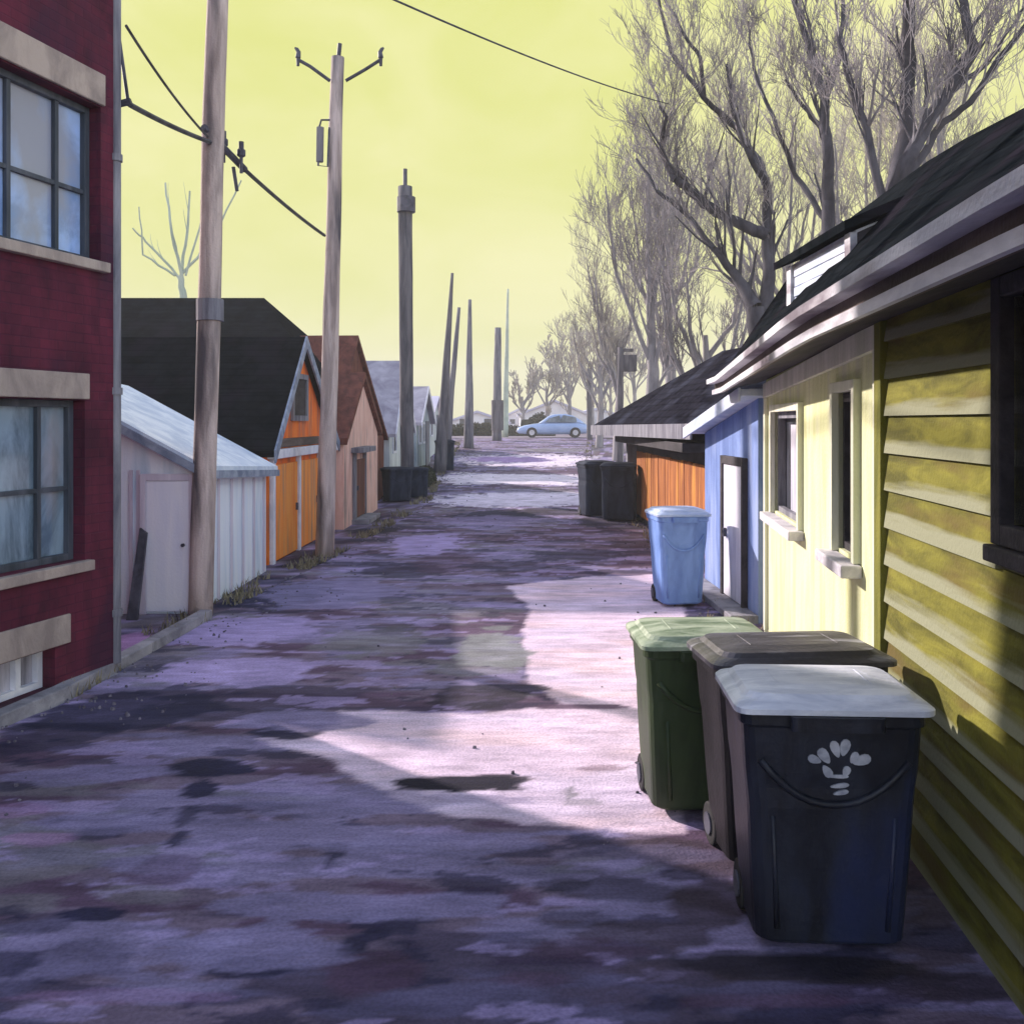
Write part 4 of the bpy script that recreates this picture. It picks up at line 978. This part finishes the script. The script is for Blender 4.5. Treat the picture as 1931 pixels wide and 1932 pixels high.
tree('bare tree with heavy spreading limbs above the black roof at right', (b_.x, Y), [
    ([Vector((b_.x, Y, 0)), P(1668, 600, Y), P(1675, 400, Y)], .24, .17, 2),
    (PX([(1675, 400), (1710, 248), (1712, 120), (1716, -20)], Y, .4), .15, .09, 12),
    (PX([(1675, 400), (1705, 313), (1779, 184), (1834, 92), (1812, -20)], Y, .5), .14, .06, 12),
    (PX([(1680, 390), (1765, 248), (1825, 193), (1940, 40)], Y, .6), .07, .04, 8),
    (PX([(1672, 410), (1636, 248), (1599, 143), (1580, 60)], Y, .5), .08, .03, 10),
    (PX([(1780, 184), (1860, 120), (1900, 60), (1960, -20)], Y, .5), .05, .02, 8)], 31, Y, ln=1.05)
# bushier grey trees further off
def bushy(px, Y, ytop, label, seed, wpx, mat_b='bark_grey', mat_t='twig', sub=26, group='bare trees behind the roofs on the right', tw=.010, ybase=None, ln=None, mx=2, kn=(3, 4)):
    mx = 3 if Y < 60 else 2; tw *= .52
    g = gz(Y); bx = XX(px, Y); H = P(px, ytop, Y).z; rng = random.Random(seed); limbs = []
    w_ = wpx/F*Y; z0 = g+(H-g)*.30
    limbs.append(([Vector((bx, Y, g)), Vector((bx+.1, Y, z0)), Vector((bx, Y, g+(H-g)*.55))], .04*(H-g)*.55+.04, .07, 3))
    for k in range(7):
        a = rng.uniform(0, 6.28); rr = rng.uniform(.3, 1)*w_*.5; zz = g+(H-g)*rng.uniform(.6, .92)
        s = Vector((bx, Y, g+(H-g)*rng.uniform(.22, .5))); e_ = Vector((bx+math.cos(a)*rr, Y+math.sin(a)*rr*.7, zz))
        mid = s.lerp(e_, .5)+Vector((math.cos(a)*rr*.25, 0, 0))
        limbs.append(([s, mid, e_], .08, .025, max(2, sub//7)))
    return tree(label, (bx, Y), limbs, seed, Y, mat_b, mat_t, group, ln=(H-g)*.16 if ln is None else ln, maxlvl=mx, tw_r=tw, kids_n=kn)
bushy(1225, 29, 200, 'tall twiggy grey tree left of the big forked tree', 41, 250, sub=63, tw=.012)
bushy(1330, 25, 380, 'dense twiggy tree just behind the dark garage roof', 43, 230, sub=42, tw=.011)
bushy(1260, 33, 250, 'grey twiggy tree standing just left of the tall one', 141, 260, sub=42, tw=.013)
bushy(1130, 46, 560, 'low twiggy grey tree closest to the alley behind the short black post', 142, 150, sub=42, mat_t='twig_far', tw=.015)
bushy(1165, 38, 450, 'twiggy grey tree over the dark box-topped pole', 47, 170, sub=42, mat_t='twig_far', tw=.014)
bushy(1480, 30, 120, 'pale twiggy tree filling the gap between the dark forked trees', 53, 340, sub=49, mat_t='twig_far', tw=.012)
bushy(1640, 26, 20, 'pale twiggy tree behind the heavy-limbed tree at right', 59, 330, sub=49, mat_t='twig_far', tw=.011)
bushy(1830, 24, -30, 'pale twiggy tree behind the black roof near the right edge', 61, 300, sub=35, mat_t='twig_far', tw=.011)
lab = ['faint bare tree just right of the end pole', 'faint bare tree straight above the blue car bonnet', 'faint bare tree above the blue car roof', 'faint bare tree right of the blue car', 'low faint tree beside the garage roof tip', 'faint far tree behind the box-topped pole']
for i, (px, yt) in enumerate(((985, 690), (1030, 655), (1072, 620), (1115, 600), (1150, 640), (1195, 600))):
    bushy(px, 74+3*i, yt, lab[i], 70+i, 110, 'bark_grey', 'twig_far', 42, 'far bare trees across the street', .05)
# sparse tree on the left
Y = 30
b_ = P(345, 950, Y)
tree('faint grey green bare tree poking up above the black house', (b_.x, Y), [
    ([Vector((b_.x, Y, gz(Y))), P(345, 560, Y), P(340, 520, Y)], .16, .09, 0),
    (PX([(340, 530), (352, 440), (358, 360)], Y, .4), .06, .03, 2), (PX([(345, 530), (325, 440), (312, 345)], Y, .4), .06, .03, 2),
    (PX([(340, 520), (400, 455), (455, 340)], Y, .4), .05, .025, 2), (PX([(338, 525), (275, 455), (250, 430)], Y, .3), .045, .025, 2),
    (PX([(330, 520), (270, 480), (262, 390)], Y, .3), .04, .02, 1), (PX([(350, 520), (385, 400), (392, 330)], Y, .3), .04, .02, 1)], 83, Y, 'twig_green', 'twig_green', None, ln=.9, maxlvl=0, up=.7, spread=.4)

# hedge and evergreen by the cross street
def leafy(name, label, cat, m, cx, cy, rx, ry, rz, z0, n, s, seed, fn=None):
    rng = random.Random(seed); mb = MB()
    for _ in range(n):
        u = Vector((rng.gauss(0, 1), rng.gauss(0, 1), abs(rng.gauss(0, 1)))).normalized()*rng.uniform(.55, 1.0)
        p = Vector((cx+u.x*rx, cy+u.y*ry, z0+u.z*rz*(fn(u.x) if fn else 1)))
        a = Vector((rng.uniform(-1, 1), rng.uniform(-1, 1), rng.uniform(-1, 1))).normalized(); b = a.orthogonal().normalized()
        mb.add([p-a*s, p+b*s*.6, p+a*s, p-b*s*.6], [(0, 1, 2, 3)])
    mb.add(rrect(rx*1.5, ry*1.3, .1, z0, cx, cy)+rrect(rx*1.2, ry*.9, .1, z0+rz*.62, cx, cy), [tuple(range(20, 40))]+[(i, (i+1) % 20, 20+(i+1) % 20, 20+i) for i in range(20)])
    t = thing(name, label, cat, (cx, cy, z0)); mb.build('foliage', m, t, recalc=False)
    MB().tube([(cx, cy, z0-.05), (cx, cy, z0+rz*.3)], .06, 6).build('stem', 'bark', t)
    return t
leafy('hedge', 'low dark hedge across the end of the alley left of the blue car', 'hedge', 'hedge', XX(905, 63.5), 63.5, 4.2, .7, .95, 1.13, 3500, .12, 5)
leafy('evergreen_bush', 'dark olive bush directly behind the bonnet of the blue car', 'bush', 'hedge', XX(1008, 64.5), 64.5, 1.5, .8, 1.9, 1.13, 2000, .12, 6, lambda u: 1-.5*abs(u-.4))
leafy('shrub', 'dark shrub between the navy bins and the pale grey house', 'shrub', 'hedge', -2.95, 26.8, .35, .7, .62, gz(27), 700, .06, 9)
leafy('shrub', 'small dark shrub at the foot of the slate garage by the leaning poles', 'shrub', 'hedge', -2.75, 28.9, .4, 1.4, .6, gz(29), 900, .06, 8)

# pale houses across the street
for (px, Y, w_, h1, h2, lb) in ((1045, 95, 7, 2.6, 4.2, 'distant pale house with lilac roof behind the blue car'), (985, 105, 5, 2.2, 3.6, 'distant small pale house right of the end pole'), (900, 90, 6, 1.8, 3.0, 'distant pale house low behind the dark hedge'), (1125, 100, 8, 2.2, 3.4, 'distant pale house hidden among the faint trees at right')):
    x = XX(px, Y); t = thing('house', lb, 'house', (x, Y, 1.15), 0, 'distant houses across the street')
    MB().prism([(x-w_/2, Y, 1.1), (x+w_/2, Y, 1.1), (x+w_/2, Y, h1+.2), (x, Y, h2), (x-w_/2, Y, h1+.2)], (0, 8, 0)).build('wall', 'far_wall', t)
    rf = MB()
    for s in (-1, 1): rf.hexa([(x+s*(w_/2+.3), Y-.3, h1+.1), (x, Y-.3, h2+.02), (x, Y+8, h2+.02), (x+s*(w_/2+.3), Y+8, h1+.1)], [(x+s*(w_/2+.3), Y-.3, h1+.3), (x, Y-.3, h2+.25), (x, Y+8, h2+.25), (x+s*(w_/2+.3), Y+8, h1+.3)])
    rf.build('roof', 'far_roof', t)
    fr = frame((x-w_/2, Y), (x+w_/2, Y), 1)
    simple_window(t, fr, w_*.2, w_*.35, 1.8, 2.5, 'white_trim', 'glass_dark', 0, .08); simple_window(t, fr, w_*.6, w_*.75, 1.8, 2.5, 'white_trim', 'glass_dark', 0, .08)

# ------------------------------------------------------------------ car, side on
def car():
    Y = 57.2; x0, x1 = XX(975, Y), XX(1112, Y); Ln = x1-x0; g = 1.18
    t = thing('parked_car', 'pale blue rounded car parked side-on across the end of the alley', 'car', ((x0+x1)/2, Y, g))
    st = [(0.0, .32, .52, 1.2), (.02, .26, .62, 1.45), (.10, .22, .74, 1.62), (.22, .20, .84, 1.70), (.34, .20, .90, 1.72), (.60, .20, .92, 1.72), (.80, .20, .92, 1.70), (.92, .24, .86, 1.6), (.985, .30, .70, 1.45), (1.0, .36, .56, 1.25)]
    rings = []
    for f, zb, zt_, wd in st:
        x = x0+f*Ln; ring = []
        for (yy, zz) in ((-.5, .25), (-.5, .72), (-.46, .90), (-.36, 1), (.36, 1), (.46, .90), (.5, .72), (.5, .25), (.42, 0), (-.42, 0)):
            ring.append((x, Y+yy*wd, g+zb+(zt_-zb)*zz))
        rings.append(ring)
    MB().loft(rings).build('body', 'car_paint', t, smooth=True)
    cs = [(.30, .86, .90, 1.5), (.36, .88, 1.08, 1.42), (.44, .88, 1.34, 1.28), (.52, .88, 1.44, 1.2), (.66, .88, 1.45, 1.2), (.76, .88, 1.36, 1.25), (.86, .88, 1.10, 1.35), (.93, .84, .88, 1.45)]
    rings = []
    for f, zb, zt_, wd in cs:
        x = x0+f*Ln; wt = wd*.86
        rings.append([(x, Y-wd/2, g+zb), (x, Y-wt/2, g+zt_-.05), (x, Y-wt/2+.12, g+zt_), (x, Y+wt/2-.12, g+zt_), (x, Y+wt/2, g+zt_-.05), (x, Y+wd/2, g+zb)])
    cb = MB().loft(rings).build('cabin', 'car_paint', t, smooth=True)
    for a, b, za, zb_ in ((.41, .58, 1.18, 1.36), (.605, .80, 1.38, 1.24)):
        xa, xb = x0+a*Ln, x0+b*Ln
        MB().hexa([(xa-.12, Y-.78, g+.95), (xb+.05, Y-.78, g+.95), (xb+.05, Y-.70, g+.95), (xa-.12, Y-.70, g+.95)], [(xa+.1, Y-.665, g+za), (xb, Y-.665, g+zb_), (xb, Y-.6, g+zb_), (xa+.1, Y-.6, g+za)]).build('window', 'car_glass', t)
    for f in (.20, .79):
        x = x0+f*Ln
        for s in (-1, 1):
            w_ = MB().tube([(x, Y+s*.76, g+.31), (x, Y+s*.90, g+.31)], .32, 20).build('wheel', 'tyre', t, bevel=.02)
            MB().tube([(x, Y+s*.901, g+.31), (x, Y+s*.92, g+.31)], .17, 14).build('rim', 'chrome', w_)
    MB().tube([(x0+.03, Y-.5, g+.55), (x0+.12, Y-.5, g+.55)], .1, 10).build('headlight', 'chrome', t)
    MB().box(x1-.06, x1+.01, Y-.6, Y-.4, g+.6, g+.7).build('tail_light', 'rust_door', t)
    MB().box(x0-.05, x0+.04, Y-.65, Y+.65, g+.32, g+.42).box(x1-.04, x1+.05, Y-.62, Y+.62, g+.32, g+.42).build('bumper', 'chrome', t, .02)
car()

# ------------------------------------------------------------------ dry grass and stones along the edges
def scatter(name, label, cat, m, fn, n, seed, blade):
    rng = random.Random(seed); mb = MB()
    for _ in range(n):
        y = 2.5*(50/2.5)**rng.random(); x = fn(y, rng); z = gz(y)
        if y < 4.6 or mn.noise(Vector((x*1.5, y*1.1, seed))) < -.05: continue
        if blade:
            for _k in range(4):
                a = rng.uniform(0, 6.28); h = rng.uniform(.04, .15); w_ = .006+y*.0004; dx, dy = math.cos(a), math.sin(a); l_ = rng.uniform(.02, .09)
                px_, py_ = x+rng.uniform(-.05, .05), y+rng.uniform(-.05, .05)
                mb.add([(px_-dy*w_, py_+dx*w_, z), (px_+dy*w_, py_-dx*w_, z), (px_+dx*l_, py_+dy*l_, z+h)], [(0, 1, 2)])
        else:
            r_ = rng.uniform(.005, .016)*(1+y*.04); k = 6; base = [(x+math.cos(6.28*i/k)*r_*rng.uniform(.7, 1.2), y+math.sin(6.28*i/k)*r_*rng.uniform(.7, 1.2), z+.005) for i in range(k)]
            top = [(x+(p[0]-x)*.6, y+(p[1]-y)*.6, z+.02+r_*rng.uniform(.3, .8)) for p in base]
            mb.loft([base, top])
    o = mb.build(name, m, recalc=False); tag(o, label, cat, kind='stuff')
defm('dry_grass', (.13, .11, .07, 1), (.34, .30, .19, 1), (5, 5, 5), .95, 0)
defm('gravel', (.06, .05, .07, 1), (.22, .20, .25, 1), (9, 9, 9), .95, 0)
scatter('dry_grass', 'tufts of dry grass along both edges of the alley', 'grass', 'dry_grass', lambda y, g: (ledge(y)-.02-abs(g.gauss(0, .22))) if g.random() < .6 else (redge(y)-.25+abs(g.gauss(0, .25))), 2600, 3, True)
scatter('gravel', 'loose stones scattered along the alley and its edges', 'gravel', 'gravel', lambda y, g: (ledge(y)+abs(g.gauss(0, .5))-.1) if g.random() < .45 else (redge(y)-abs(g.gauss(0, .45))) if g.random() < .8 else g.uniform(ledge(y), redge(y)), 2600, 4, False)

# ------------------------------------------------------------------ thin bright haze hanging in the air
hm = bpy.data.materials.new('haze'); hm.use_nodes = True; hn = hm.node_tree.nodes; hn.remove(hn['Principled BSDF'])
pv = hn.new('ShaderNodeVolumePrincipled'); pv.inputs['Color'].default_value = (.92, .90, .86, 1); pv.inputs['Density'].default_value = .0024; pv.inputs['Anisotropy'].default_value = 0
hm.node_tree.links.new(pv.outputs[0], hn['Material Output'].inputs['Volume'])
hz = MB().box(-270, 270, -40, 430, -1.2, 26).build('haze', hm); hz['kind'] = 'stuff'
